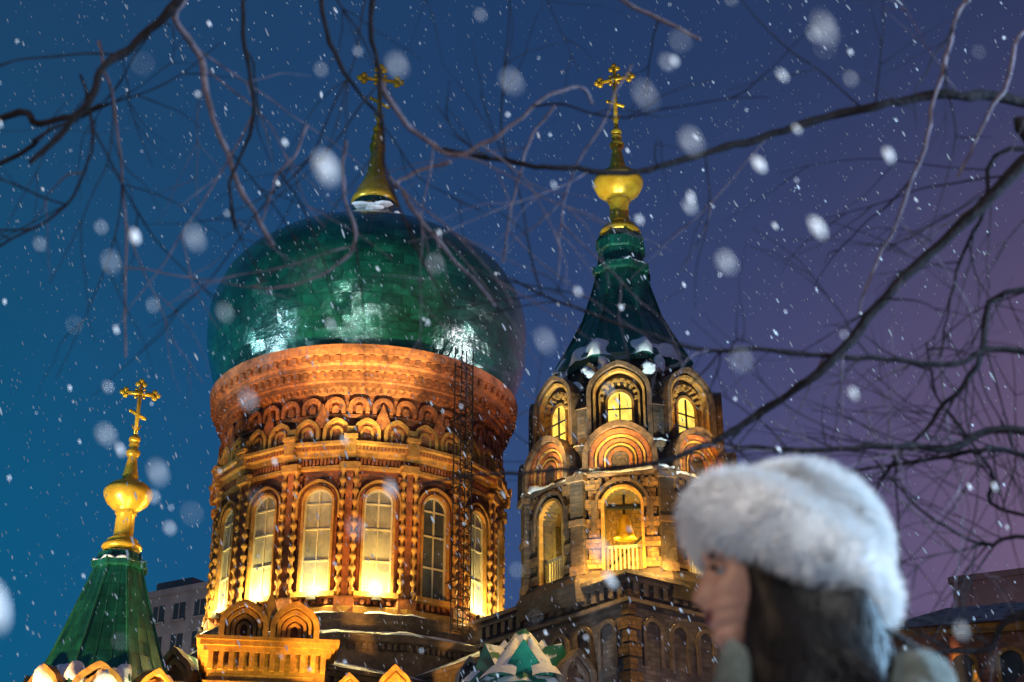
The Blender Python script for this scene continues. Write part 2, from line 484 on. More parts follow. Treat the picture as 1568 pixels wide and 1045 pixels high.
for i in range(16):
    pc = F0+11.25+22.5*i
    pier.box((pc, 6.9, 0), -.16, .16, 0, .3, 18.55, 24.85)
    pier.box((pc, 6.9, 0), -.44, .44, 0, .42, 18.1, 18.9)
    for sd in (-1, 1):
        a = rad(pc); x = sd*.3; r = 7.2
        cx = x*math.cos(a)+r*math.sin(a); cy = x*math.sin(a)-r*math.cos(a)
        pr = []
        z = 18.9
        while z < 24.7:
            pr += [(.07, z), (.08, z+.12), (.15, z+.19), (.17, z+.27), (.15, z+.35), (.08, z+.42)]
            z += .52
        pr += [(.2, 25.1), (.2, 25.25)]
        col.lathe(pr, 8, 0, False, cx, cy)
pier.done(); col.done()
wf = Part('drum_window_surrounds', M_trim, MX, CAT)
wf2 = Part('drum_window_inner_arches', M_redp, MX, CAT)
wg = Part('drum_window_panes', M_glass, MX, CAT)
wgd = Part('drum_unlit_window_panes', M_glassd, MX, CAT)
wm = Part('drum_window_frames', M_cream, MX, CAT)
UNLIT = 1
for i in range(16):
    f = (F0+22.5*i, 6.9, 0)
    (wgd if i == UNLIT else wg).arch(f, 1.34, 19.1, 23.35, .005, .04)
    wf.band(f, 1.34, 1.54, 19.1, 23.35, .006, .3)
    wf2.band(f, 1.58, 1.82, 19.1, 23.35, .006, .18)
    wf.band(f, 1.9, 2.06, 22.6, 23.35, .006, .34, .06)
    wf.box(f, -1.0, 1.0, .01, .42, 18.88, 19.1)
    wm.band(f, 1.16, 1.33, 19.12, 23.35, .045, .13)
    wm.box(f, -.03, .03, .045, .1, 19.12, 22.1)
    wm.box(f, -.04, .04, .045, .11, 22.2, 23.9)
    for z in (20.6, 22.1, 23.3):
        wm.box(f, -.58, .58, .045, .12, z-.035, z+.035)
    for k in range(-2, 3):
        wf2.box(f, k*.3-.08, k*.3+.08, .01, .2, 18.58, 18.86)
for q in (wf, wf2, wg, wgd, wm): q.done()
la = Part('lattice_ladder', M_iron, MX, CAT)
def LP(a, b, z):
    t = rad(41); r = 7.95+b
    return (a*math.cos(t)+r*math.sin(t), a*math.sin(t)-r*math.cos(t), z)
for a, b in ((-.35, 0), (.35, 0), (-.35, .5), (.35, .5)):
    la.strut(LP(a, b, 17.5), LP(a, b, 31.6), .04, n=4)
z = 17.6; k = 0
while z < 31:
    for b in (0, .5):
        la.strut(LP(-.35, b, z), LP(.35, b, z), .025, n=4)
    la.strut(LP(-.35, .5, z), LP(.35, .5, z+.5) if k % 2 else LP(.35, .5, z-.4), .025, n=4)
    la.strut(LP(.35, 0, z), LP(.35, .5, z+.5), .02, n=4)
    z += .5; k += 1
for z in (20, 24.5, 28):
    la.strut(LP(0, -1, z), LP(0, .2, z), .04, n=4)
la.done()
fl = Part('sill_floodlights', M_iron, MX, CAT)
for i in range(16):
    if i == UNLIT: continue
    ph = F0+22.5*i
    fl.box((ph, 7.25, 0), -.22, .22, 0, .22, 18.7, 18.9)
    a = rad(ph)
    if math.cos(a-rad(6)) > -.15:
        r = 7.65
        light('sill_lamp', 'POINT', (MX[0]+r*math.sin(a), MX[1]-r*math.cos(a), 19.15), None, 680 if i % 3 else 460, (1, .74, .25), .1, parent=CAT)
fl.done()
bs = Part('drum_base', M_greyt, MX, CAT)
bs.lathe([(7.0, 17.2), (7.5, 17.3), (7.55, 17.6), (7.75, 17.7), (7.75, 18.0), (7.2, 18.1), (6.9, 18.1)], 16, F0, True)
bs.lathe([(7.9, 13), (7.9, 16.6), (8.2, 16.7), (8.2, 17.0), (7.6, 17.25), (7.0, 17.3)], 16, F0, True)
for i in range(16):
    for k in range(-5, 6):
        bs.box((F0+22.5*i, 7.9, 0), k*.28-.08, k*.28+.08, 0, .2, 16.35, 16.6)
bs.done()

# --- lower volumes
ROT = rad(38)
def blk(name, m, c, hx, hy, z0, z1, rot=ROT, rm=None, hip=0, eave=.35):
    b = Part(name, m, (c[0], c[1], 0), CAT, rotz=rot)
    b.box(None, -hx, hx, -hy, hy, z0, z1)
    b.done()
    t = Part(name+'_cornice', M_greyt, (c[0], c[1], 0), CAT, rotz=rot)
    t.box(None, -hx-.15, hx+.15, -hy-.15, hy+.15, z1-.75, z1-.6)
    t.box(None, -hx-.2, hx+.2, -hy-.2, hy+.2, z1+.003, z1+.2)
    t.box(None, -hx-eave, hx+eave, -hy-eave, hy+eave, z1+.203, z1+.36)
    n = int(2*hx/.5)
    for k in range(n):
        x = -hx+(k+.5)*2*hx/n
        t.box(None, x-.12, x+.12, -hy-.17, -hy+.1, z1-.45, z1-.003)
        y = -hy+(k+.5)*2*hy/n
        t.box(None, -hx-.17, -hx+.1, y-.12, y+.12, z1-.45, z1-.003)
    t.done()
    if hip:
        h = Part(name+'_roof', rm or M_roof, (c[0], c[1], 0), CAT, rotz=rot)
        e = eave+.05; z = z1+.363
        v = [(-hx-e, -hy-e, z), (hx+e, -hy-e, z), (hx+e, hy+e, z), (-hx-e, hy+e, z), (0, -max(hy-hx, 0)*.8, z+hip), (0, max(hy-hx, 0)*.8+.01, z+hip)]
        h.add(v, [(0, 1, 4), (1, 2, 5, 4), (2, 3, 5), (3, 0, 4, 5), (0, 3, 2, 1)])
        h.done()

blk('crossing_block', M_grey, (-7.7, 71), 8.3, 8.3, 0, 14.6, hip=3.2)
BX = (4.9, 58.2, 0)
blk('bell_tower_base', M_grey, (BX[0]+.1, BX[1]+.4), 4.5, 4.5, 0, 16.2)
blk('nave', M_grey, (-1.2, 66.2), 3.6, 7, 0, 14.9, hip=1.9)
qn = Part('bell_tower_quoins', M_pale, (BX[0]+.1, BX[1]+.4, 0), CAT, rotz=ROT)
for k in range(30):
    z = 1+k*.5; e = .55 if k % 2 else .32
    qn.box(None, -4.56, -4.5+e, -4.56, -4.5+e, z, z+.42)
    qn.box(None, 4.5-e, 4.56, -4.56, -4.5+e, z, z+.42)
qn.done()
ba = Part('blind_arcade', M_greyt, (BX[0]+.1, BX[1]+.4, 0), CAT, rotz=ROT)
for k in range(6):
    for ph, r in ((0, 4.5), (-90, 4.5)):
        vsx = -3.4+k*1.36
        b_ = Part('tmp', M_greyt)
        b_.band(None, .7, 1.0, 13.2, 14.5, 0, .12)
        b_.v = [(x+vsx, y, z) for x, y, z in b_.v]
        ba.add(b_.v, b_.f, (ph, r, 0))
ba.done()
bsn = Part('drum_base_snow', M_snow, MX, CAT, True)
bsn.snow_ring([(8.22, 16.98), (8.2, 17.06), (7.9, 17.2), (7.6, 17.28)], F0, 16, .22, 3.3, .7)
bsn.snow_ring([(7.76, 17.99), (7.72, 18.05), (7.5, 18.09), (7.2, 18.1)], F0, 16, .16, 8.1, .8)
bsn.done()

# lit pavilion with kokoshniks in front of the drum
PV = (-10.1, 60.2, 0)
M_ochb = mat('ochre_brick', (.5, .32, .07), (.34, .19, .045), brick=('box',), nscale=3, bump=.5, snow=.12, bsize=(.45, .18))
pv = Part('pavilion_walls', M_ochb, PV, CAT, rotz=rad(10))
pv.box(None, -2.3, 2.3, -2.3, 6, 0, 14.9)
pv.done()
pt = Part('pavilion_mouldings', M_trim, PV, CAT, rotz=rad(10))
for k, (e, z0, z1) in enumerate(((.12, 13.6, 13.75), (.2, 14.903, 15.1), (.35, 15.103, 15.3), (.5, 15.303, 15.45))):
    pt.box(None, -2.3-e, 2.3+e, -2.3-e, 6.2, z0, z1)
for k in range(12):
    x = -2.2+k*.4
    pt.box(None, x-.1, x+.1, -2.48, -2.2, 14.2, 14.9)
for x in (-1.0, 1.0):
    for (a, b, d) in ((1.5, 1.95, .75), (1.1, 1.4, .6), (.7, 1.0, .45), (.3, .55, .35)):
        q = Part('t', M_trim); q.band(None, a, b, 15.455, 15.85, 0, d, .12)
        pt.add([(v[0]+x, -v[1]-2.05, v[2]) for v in q.v], q.f)
pt.add([(-.42, -2.1, 16.1), (.42, -2.1, 16.1), (0, -2.1, 17.4), (-.42, -2.7, 16.1), (.42, -2.7, 16.1), (0, -2.7, 17.4)],
       [(0, 1, 2), (3, 5, 4), (0, 3, 4, 1), (1, 4, 5, 2), (2, 5, 3, 0)])
pt.done()
pb = Part('pavilion_gable_backs', M_redp, PV, CAT, rotz=rad(10))
for x in (-1.0, 1.0):
    q = Part('t', M_trim); q.arch(None, 1.9, 15.455, 15.85, 0, .3, .1)
    pb.add([(v[0]+x, -v[1]*.5-2.0, v[2]) for v in q.v], q.f)
pb.done()

# low gables with green-and-snow roofs around the nave
for gi, (gx, gy, gw, gz, gr, gm) in enumerate([(2.15, 53.6, 1.5, 12.45, 35, M_greyt), (-1.25, 54.6, 1.3, 12.6, -35, M_greyt), (-4.6, 59.0, 1.3, 13.3, -6, M_trim),
                                               (-6.3, 58.2, 1.2, 12.9, -10, M_trim), (-14.2, 62.5, 2.0, 14.2, -20, M_greyt)]):
    q = Part('gable', gm, (gx, gy, 0), CAT, rotz=rad(gr))
    q.box(None, -gw*.62, gw*.62, -.2, 3.2, 6, gz)
    for a, b, d in ((gw*.8, gw*1.05, .55), (gw*.52, gw*.72, .4)):
        q.band((0, 0, 0), a, b, gz+.003, gz+gw*.3, 0, d, .35)
    q.arch((0, 0, 0), gw*.9, gz+.003, gz+gw*.3, -.3, .15, .35)
    q.done()
    q = Part('gable_roof', M_tents, (gx, gy, 0), CAT, rotz=rad(gr))
    a = gw*.62
    q.add([(-a, 0, gz+.3), (0, .1, gz+gw*.95), (a, 0, gz+.3), (-a, 3.4, gz+.3), (0, 3.4, gz+gw*.95), (a, 3.4, gz+.3)],
          [(0, 1, 4, 3), (1, 2, 5, 4), (0, 2, 1), (3, 4, 5), (0, 3, 5, 2)])
    q.done()
PR = (.42, 54.6, 0)
pr_ = Part('porch_tent_roof', M_tents, PR, CAT)
pr_.lathe([(2.1, 12.3), (2.1, 12.6), (1.5, 13.2), (.9, 13.95), (.3, 14.85), (.1, 15.0)], 8, 22, True)
for ph in (-50, 0, 50):
    pr_.add([(-.85, .25, 12.9), (.85, .25, 12.9), (0, .25, 14.2), (-.85, -1.4, 12.9), (.85, -1.4, 12.9), (0, -1.4, 14.2)], [(0, 1, 2), (3, 5, 4), (0, 3, 4, 1), (1, 4, 5, 2), (2, 5, 3, 0)], (ph, 1.6, 0))
pr_.done()
ps = Part('porch_snow', M_snow, PR, CAT, True)
for ph in (-25, 25, -75, 75):
    N = 10; M_ = 7; vs = []
    for j in range(N+1):
        t = j/N
        r = 2.25-1.65*t; z = 12.75+1.65*t
        w = (.62*(1-t)+.1)*(1+.3*noise.noise(Vector((ph, t*4, 0))))
        for i in range(M_+1):
            u = i/M_*2-1
            vs.append((u*w, r+.12*(1-u*u), z+.16*(1-u*u)+.05*noise.noise(Vector((ph, u*3, t*6)))))
    ps.add(vs, [(j*(M_+1)+i, j*(M_+1)+i+1, (j+1)*(M_+1)+i+1, (j+1)*(M_+1)+i) for j in range(N) for i in range(M_)], (ph, 0, 0))
ps.done()

# --- spire helper (turban ball, tent)
def spire(loc, zc, R, tent, phase, crz, crh, crs, crot, nm):
    g_ = Part(nm+'_finial', M_gold, loc, CAT, True)
    k = R/1.11
    P_ = [(.84, -2.7), (.95, -2.55), (.88, -2.4), (.62, -2.3), (.72, -2.18), (.5, -2.05), (.46, -1.9), (.43, -.95), (.52, -.88), (.47, -.8), (.62, -.66), (.98, -.34),
          (1.14, 0.), (1.16, .2), (1.06, .4), (.97, .42), (.97, .48), (.75, .66), (.44, .78), (.33, .92), (.4, 1.0), (.36, 1.12),
          (.28, 1.6), (.2, 2.0), (.3, 2.08), (.36, 2.25), (.25, 2.42), (.15, 2.5), (.26, 2.62), (.2, 2.8), (.1, 3.0)]
    g_.lathe([(r*k, zc+z*k) for r, z in P_], 32)
    cross(g_, crz, crh, crs, crot, .1)
    g_.done()
    t_ = Part(nm+'_tent_roof', M_tent, loc, CAT)
    t_.lathe(tent, 8, phase, True)
    t_.done()
    r_ = Part(nm+'_tent_seams', M_rib, loc, CAT)
    kk_ = 1/math.cos(math.pi/8)
    for i in range(8):
        a = rad(phase)+2*math.pi*(i+.5)/8
        pts = [((r*kk_)*math.sin(a), -(r*kk_)*math.cos(a), z) for r, z in tent[1:-1]]
        for p, q in zip(pts, pts[1:]):
            r_.strut(p, q, .06, n=5)
        a2 = rad(phase)+2*math.pi*i/8
        for off in (-.33, .33):
            for (r1, z1), (r2, z2) in zip(tent[1:-1], tent[2:-1]):
                f1, f2 = [(v*off*math.tan(math.pi/8)*1.0) for v in (r1, r2)]
                P1 = (f1*math.cos(a2)+r1*math.sin(a2), f1*math.sin(a2)-r1*math.cos(a2), z1)
                P2 = (f2*math.cos(a2)+r2*math.sin(a2), f2*math.sin(a2)-r2*math.cos(a2), z2)
                r_.strut(P1, P2, .02, n=4)
    r_.done()
    s_ = Part(nm+'_tent_snow', M_snow, loc, CAT, True)
    (r0, z0), (r1, z1) = tent[1], tent[2]
    sl_ = lambda t: (r0+(r1-r0)*t, z0+(z1-z0)*t)
    pr = [(r0+.02, z0-.08), (r0+.05, z0+.02)]+[(sl_(t)[0]+.03, sl_(t)[1]+.03) for t in (.12, .28, .45)]+[(sl_(.6)[0]-.06, sl_(.6)[1])]
    s_.snow_ring(pr, phase, 8, .5, z0, 1.1)
    rc, zc_ = tent[7]
    s_.snow_ring([(rc+.02, zc_-.04), (rc+.02, zc_+.02), (rc-.1, zc_+.08), (rc-.22, zc_+.05)], phase, 8, .16, z0+3, 2.5)
    s_.done()

P0 = -9.
spire((4.9, 58, 0), 36.6, 1.11,
      [(2.8, 26.5), (2.95, 26.8), (2.35, 28.0), (1.7, 29.4), (1.3, 30.8), (1.05, 31.8), (1.2, 31.85), (1.2, 32.15), (.98, 32.2), (.92, 33.0), (1.02, 33.05), (1.02, 33.5), (.85, 33.85), (.6, 33.9)],
      P0, 39.55, 3.9, 1.7, -20, 'bell_tower')
spire((-16.55, 60, 0), 22.2, 1.0,
      [(2.7, 13.5), (2.75, 13.7), (2.2, 15.0), (1.7, 16.5), (1.2, 18.1), (.95, 18.9), (1.08, 18.95), (1.08, 19.2), (.88, 19.25), (.82, 19.6), (.5, 19.75)],
      10, 24.85, 2.85, 1.5, 18, 'corner_turret')

# --- bell tower belfry
BT = (4.9, 58, 0)
ow = Part('belfry_walls', M_greyc, BT, CAT)
pl = Part('belfry_pilasters', M_pale, BT, CAT)
bt = Part('belfry_mouldings', M_brnt, BT, CAT)
by = Part('belfry_ochre_mouldings', M_trim, BT, CAT)
lw = Part('belfry_lit_windows', M_lit, BT, CAT)
wr = Part('belfry_glazing_bars', M_iron, BT, CAT)
am = Part('belfry_red_arches', M_redp, BT, CAT)
ow.lathe([(4.4, 15.9), (4.5, 16.6), (4.25, 17.1), (3.2, 17.15)], 8, P0, True)
hb = 4.0*math.tan(math.pi/8)
for i in range(8):
    f = (P0+45*i, 0, 0)
    for sx in (-1, 1):
        x0, x1 = sorted((sx*.72, sx*hb))
        ow.box(f, x0, x1, 3.35, 4.0, 17.1, 21.0)
        for k in range(9):
            z = 17.2+k*.4; e = .0 if k % 2 else .1
            xa, xb = sorted((sx*(.9-e), sx*(1.32+e)))
            pl.box(f, xa, xb, 4.003, 4.1+e*.9, z, z+.37)
        xa, xb = sorted((sx*1.02, sx*1.2))
        bt.box(f, xa, xb, 4.2, 4.26, 18.6, 19.9)
    ow.spandrel(f, 1.44, 19.7, 21.0, 3.36, 3.998)
    by.band(f, 1.44, 1.66, 17.15, 19.7, 3.9, 4.2)
    bt.band(f, 1.9, 2.1, 19.2, 19.75, 4.0, 4.28)
    for k in range(-5, 6):
        bt.box(f, k*.28-.07, k*.28+.07, 4.0, 4.2, 20.62, 20.86)
    c = (P0+45*i+22.5, 0, 0)
    ow.box(c, -.28, .28, 3.9, 4.6, 16.9, 21.0)
    bt.box(c, -.33, .33, 3.9, 4.66, 16.95, 17.3)
    bt.box(c, -.33, .33, 3.9, 4.66, 18.9, 19.15)
    bt.box(c, -.38, .38, 3.9, 4.74, 20.7, 20.95)
    ow.arch(f, 2.9, 20.9, 21.6, 3.5, 4.15)
    am.band(f, 2.1, 2.45, 21.2, 21.6, 4.1, 4.34)
    by.band(f, 1.85, 2.0, 21.2, 21.6, 4.1, 4.28)
    am.band(f, 1.4, 1.7, 21.2, 21.6, 4.1, 4.22)
    by.band(f, 1.15, 1.27, 21.2, 21.6, 4.1, 4.25)
    am.band(f, .7, .95, 21.2, 21.6, 4.1, 4.22)
    bt.band(f, 2.5, 2.95, 21.0, 21.6, 4.0, 4.5, .05)
    ow.arch(f, 2.5, 22.2, 24.5, 2.4, 3.6)
    bt.band(f, 2.25, 2.6, 22.5, 24.5, 3.5, 4.05, .1)
    by.band(f, 1.9, 2.1, 22.6, 24.5, 3.5, 3.92, .06)
    by.band(f, 1.5, 1.66, 22.7, 24.4, 3.5, 3.8)
    lw.arch(f, .95, 22.9, 24.2, 3.605, 3.64)
    by.band(f, .95, 1.15, 22.9, 24.2, 3.55, 3.72)
    wr.box(f, -.03, .03, 3.645, 3.7, 22.9, 24.6)
    wr.box(f, -.47, .47, 3.645, 3.69, 23.35, 23.4)
    wr.box(f, -.47, .47, 3.645, 3.69, 23.9, 23.95)
    for k in range(9):
        t = math.pi*k/8
        q = Part('t', M_greyt); q.box(None, -.05, .05, 3.6, 3.86, .62, .78)
        q.v = [(math.sin(t-math.pi/2)*v[2]+math.cos(t-math.pi/2)*v[0], v[1], 24.35+math.cos(t-math.pi/2)*v[2]-math.sin(t-math.pi/2)*v[0]) for v in q.v]
        by.add(q.v, q.f, f)
    ow.box(c, -.22, .22, 3.3, 4.0, 21.2, 24.0)
    vs = [(-.4, 3.2, 24.0), (.4, 3.2, 24.0), (.4, 4.1, 24.0), (-.4, 4.1, 24.0), (0, 3.3, 25.1)]
    bt.add(vs, [(0, 1, 2, 3), (0, 1, 4), (1, 2, 4), (2, 3, 4), (3, 0, 4)], c)
    bt.band((P0+45*i+22.5, 0, 0), .9, 1.25, 25.1, 25.5, 2.9, 3.3, .4)
    ow.arch((P0+45*i+22.5, 0, 0), 1.0, 24.6, 25.5, 2.6, 3.05, .3)
bt.lathe([(3.9, 20.85), (4.2, 20.9), (4.25, 21.05), (4.1, 21.15), (3.9, 21.15)], 8, P0, True)
bt.lathe([(3.3, 22.15), (3.85, 22.2), (3.9, 22.4), (3.3, 22.45)], 8, P0, True)
ow.lathe([(3.4, 20.95), (3.5, 22.3), (3.0, 24.4), (2.6, 26.8)], 8, P0, True)
for q in (ow, pl, bt, by, lw, wr, am): q.done()
nt_ = Part('belfry_interior', M_pale, BT, CAT)
nt_.lathe([(1.1, 17.1), (1.1, 20.9)], 12)
nt_.done()
bl = Part('bell', M_gold, BT, CAT, True)
bl.lathe([(.45, 18.9), (.4, 19.0), (.3, 19.3), (.26, 19.6), (.16, 19.85), (.05, 19.9)], 24, 0, False, -.45, -2.4)
bl.done()
bm_ = Part('bell_beams', M_iron, BT, CAT)
bm_.strut((-.45, -2.4, 19.85), (-.45, -2.4, 20.9), .05)
bm_.strut((-1.6, -2.4, 20.2), (1.6, -2.4, 20.2), .12)
bm_.strut((-1.3, -2.2, 17.6), (.9, -2.2, 19.6), .06)
bm_.done()
bu = Part('belfry_balustrade', M_cream, BT, CAT)
for i in range(8):
    f = (P0+45*i, 0, 0)
    bu.box(f, -.72, .72, 3.7, 3.82, 18.1, 18.2)
    for k in range(-4, 5):
        bu.box(f, k*.16-.03, k*.16+.03, 3.73, 3.79, 17.16, 18.1)
bu.done()
for a in (-60, 20, 100):
    a = rad(a)
    light('belfry_lamp', 'POINT', (BT[0]+2.4*math.sin(a), BT[1]-2.4*math.cos(a), 18.2), None, 520, (1, .66, .1), .15, parent=CAT)
for dx, dy, zz, pw in ((-1.9, -5.1, 17.1, 520), (.5, -5.4, 17.1, 700), (3.6, -4.2, 17.1, 150), (-3.4, -4.0, 22.6, 190), (3.0, -4.6, 22.5, 240), (-.8, -5.2, 22.3, 170), (-.8, -5.6, 20.6, 130)):
    light('ledge_lamp', 'POINT', (BT[0]+dx, BT[1]+dy, zz), None, pw, (1, .58, .12), .12, parent=CAT)

# --- corner turret body
TX = (-16.55, 60, 0)
tb = Part('turret_walls', M_greyc, TX, CAT); tb.lathe([(2.6, 0), (2.6, 13.5)], 8, 10, True)
tg = Part('turret_kokoshniks', M_trim, TX, CAT)
for i in range(8):
    f = (10+45*i, 0, 0)
    tb.arch(f, 1.9, 12.0, 13.15, 2.2, 2.75, .12)
    tg.band(f, 1.7, 2.1, 12.2, 13.15, 2.6, 3.15, .18)
    tg.band(f, 1.1, 1.4, 12.2, 13.15, 2.6, 2.95, .18)
tg.lathe([(2.5, 11.9), (3.0, 11.95), (3.05, 12.2), (2.6, 12.25)], 8, 10, True)
tb.done(); tg.done()
sw = Part('turret_snow', M_snow, TX, CAT, True)
sw.snow_ring([(2.9, 13.5), (3.05, 13.65), (2.95, 13.9), (2.7, 14.1), (2.45, 14.1)], 32, 8, .55, 1.7, 1.0)
sw.done()
sw = Part('belfry_snow', M_snow, BT, CAT, True)
sw.snow_ring([(4.26, 21.05), (4.3, 21.15), (4.15, 21.25), (3.9, 21.2)], P0, 8, .25, 4.4, 1.2)
sw.snow_ring([(3.92, 22.4), (3.92, 22.47), (3.7, 22.52), (3.5, 22.45)], P0, 8, .25, 9.4, 1.2)
for i in range(8):
    a = rad(P0+45*i+22.5)
    sw.drift((3.1*math.sin(a), -3.1*math.cos(a), 26.0), .36, .3, .26, 12, .7, 3)
    sw.drift((3.0*math.sin(a+.17), -3.0*math.cos(a+.17), 26.25), .25, .25, .34, 12, .7, 3)
    sw.drift((3.55*math.sin(a-.12), -3.55*math.cos(a-.12), 25.2), .2, .2, .22, 12, .7, 3)
    sw.drift((4.35*math.sin(a+.05), -4.35*math.cos(a+.05), 21.1), .4, .3, .12, 12, .7, 3)
sw.done()

# --- architectural floodlights (fittings standing on the lower roofs; added masts follow)
OR = (1, .47, .09)
fm = Part('roof_floodlights', M_iron, (0, 0, 0), CAT)
def flood(loc, tgt, pw, col, spot, size=.35):
    fm.strut((loc[0], loc[1], loc[2]-.5), (loc[0], loc[1], loc[2]-1.6), .06)
    v = (Vector(tgt)-Vector(loc)).normalized()
    fm.strut(Vector(loc)-v*.5, Vector(loc)-v*.15, .3, .38, 10)
    light('floodlight', 'SPOT', loc, tgt, pw, col, size, spot, parent=CAT)
flood((-14.5, 56.0, 10.5), (-8.5, 66, 23), 12500, OR, 60)
flood((-4.5, 54, 10), (-7, 66, 23), 13500, OR, 60)
flood((-1.2, 63, 14.0), (-4, 68, 25), 2600, (1, .4, .1), 80)
flood((-22, 52, 10), (-8, 68, 30), 12000, (1, .47, .13), 42)
flood((-24, 50, 12), (-8, 66, 35), 9000, (.75, 1, .95), 38, .9)
flood((3, 47, 9.5), (-7, 66, 35), 9000, (.8, 1, .88), 34, .9)
flood((-6, 52, 9), (-7.7, 71, 47.5), 110000, (1, .8, .3), 18)
flood((1, 49.5, 9.5), (4.9, 58, 37.5), 28000, (1, .85, .35), 20)
flood((9.5, 46, 9.5), (4.9, 57, 31), 22000, (.8, 1, .9), 18)
flood((-1.5, 48, 9.5), (4.9, 57, 31), 20000, (.8, 1, .9), 18)
flood((-13.5, 54, 8), (-16.5, 60, 22.5), 5200, (1, .85, .35), 42)
flood((-20.5, 54, 8), (-16.5, 60, 16.5), 2200, (.8, 1, .9), 50)
flood((-8.5, 55.5, 9.5), (-10, 58, 16), 2800, (1, .6, .07), 75)
flood((-14.2, 56.5, 9.5), (-15.2, 58, 13.5), 350, (1, .58, .13), 70)
flood((8, 47, 8), (5.5, 54, 15), 1000, (1, .74, .55), 70)
flood((-1, 48, 7), (.4, 54, 14), 2200, (.8, .92, 1), 50)
fm.done()
# tall unseen masts, added so their lamps glint in the dome
def glint_mast(loc, tgt, pw, col, spot, size):
    e = empty('added_glint_mast', (loc[0], loc[1], 0))
    p = Part('pole', M_iron, (0, 0, 0), e, True)
    p.lathe([(.4, 0), (.4, .4), (.28, .6), (.16, loc[2]-.6), (.15, loc[2]-.5)], 16)
    p.strut((-1.2, 0, loc[2]-.9), (1.2, 0, loc[2]-.9), .1)
    p.done()
    v = (Vector(tgt)-Vector(loc)).normalized()
    h = Part('lamp_heads', M_iron, (0, 0, 0), e)
    for x in (-.9, 0, .9):
        c = Vector((x, 0, loc[2]-.55))
        h.strut(c-v*1.9, c-v*1.4, .3, .42, 12)
    h.done()
    light('added_glint_lamp', 'SPOT', (0, 0, loc[2]), None, pw, col, size, spot, parent=e).rotation_euler = v.to_track_quat('-Z', 'Y').to_euler()
glint_mast((-42, 48, 25), (-12, 66, 35.5), 62000, (.65, .86, 1), 20, 1.0)
glint_mast((30, 57, 27), (-3, 67, 35.5), 42000, (1, .85, .9), 20, 1.0)
glint_mast((-9, 12, 25), (-8, 63, 36), 38000, (.85, 1, .95), 13, 1.0)

# ------------------------------------------------------------ background buildings
def tower_block(name, c, hx, hy, h, rot, m, rows, cols, lit=.12, fw=(.55, .55), wmat=None, hut=True):
    e = empty(name)
    b = Part('walls', m, (c[0], c[1], 0), e, rotz=rad(rot)); b.box(None, -hx, hx, -hy, hy, 0, h)
    b.box(None, -hx-.3, hx+.3, -hy-.3, hy+.3, h+.003, h+.6)
    if hut: b.box(None, -hx*.4, hx*.2, -hy*.5, hy*.5, h+.603, h+3)
    b.done()
    w = Part('windows', wmat or M_roof, (c[0], c[1], 0), e, rotz=rad(rot)); l = Part('lit_windows', mat(name+'_lit', (.5, .4, .3), emit=(1, .7, .4), estr=.4, bump=0), (c[0], c[1], 0), e, rotz=rad(rot))
    s_ = Part('sills', m, (c[0], c[1], 0), e, rotz=rad(rot))
    for r in range(rows):
        z = h-2.6-r*3.1
        for k in range(cols):
            for sd in (0, 1):
                H = hx if sd == 0 else hy
                x = -H+(k+.5)*2*H/cols; ww = H/cols*fw[0]
                q = l if rnd.random() < lit else w
                fr = (0 if sd == 0 else -90, hy if sd == 0 else hx, 0)
                q.box(fr, x-ww, x+ww, .01, .05, z, z+1.6)
                s_.box(fr, x-ww-.15, x+ww+.15, .0101, .3, z-.25, z-.05)
                s_.box(fr, x-.06, x+.06, .055, .1, z, z+1.6)
    w.done(); s_.done()
    if l.v: l.done()
    return e
ap = tower_block('apartment_building', (-32, 150), 8, 8, 41, -30, M_apt, 6, 6, .0)
light('apartment_fill_lamp', 'SPOT', (-40, 120, 22), (-33, 145, 38), 10000, (1, .85, .8), .5, 60, parent=ap)  # added fill light to brighten the facade; no fitting stands here
tower_block('high_rise_building', (64, 140), 19, 8, 42, -26, M_apt2, 10, 12, .0, wmat=M_aptw, hut=False)
e = empty('brick_house')
hc = (33, 92)
b = Part('walls', M_house, (*hc, 0), e, rotz=rad(-18)); b.box(None, -9, 12, -5, 5, 0, 24)
b.box(None, -9, -5, -5.6, -5.01, 0, 23.5); b.done()
b = Part('roof', M_apt2, (*hc, 0), e, rotz=rad(-18))
b.add([(-9.6, -5.7, 24.01), (12.5, -5.7, 24.01), (12.5, 5.7, 24.01), (-9.6, 5.7, 24.01), (-5, 0, 26.5), (12.5, 0, 26.5)], [(0, 1, 5, 4), (1, 2, 5), (2, 3, 4, 5), (3, 0, 4), (0, 3, 2, 1)]); b.done()
b = Part('windows', M_roof, (*hc, 0), e, rotz=rad(-18)); t = Part('window_surrounds', M_trim, (*hc, 0), e, rotz=rad(-18))
for k in range(7):
    for z in (19.8, 15, 11):
        q = Part('t', M_trim); q.band(None, 1.3, 1.8, z, z+1.8, 5.02, 5.25); t.add([(v[0]-7.2+k*2.8, -v[1], v[2]) for v in q.v], q.f)
        q = Part('t', M_trim); q.arch(None, 1.3, z, z+1.8, 5.01, 5.06); b.add([(v[0]-7.2+k*2.8, -v[1], v[2]) for v in q.v], q.f)
t.box(None, -9.3, 12.3, -5.4, -5.01, 23.4, 23.98)
b.done(); t.done()
light('house_lamp', 'SPOT', (26, 70, 6), (32, 88, 22), 40000, (1, .5, .28), .3, 80, parent=e)
light('high_rise_fill_lamp', 'SPOT', (42, 100, 20), (54, 130, 38), 24000, (1, .68, .72), .5, 110, parent=e)  # unseen fill light, added to lift the high rise
b = Part('cupola', M_gold, (25.2, 80, 0), e, True)
b.lathe([(1.1, 0), (1.1, 15.5), (1.35, 15.6), (1.35, 15.8), (1.0, 15.9), (1.25, 16.5), (1.2, 17.1), (.8, 17.8), (.35, 18.4), (.15, 19.0), (.08, 19.6)], 24)
b.done()
b = Part('brick_cupola', M_house, (28.6, 80, 0), e, True)
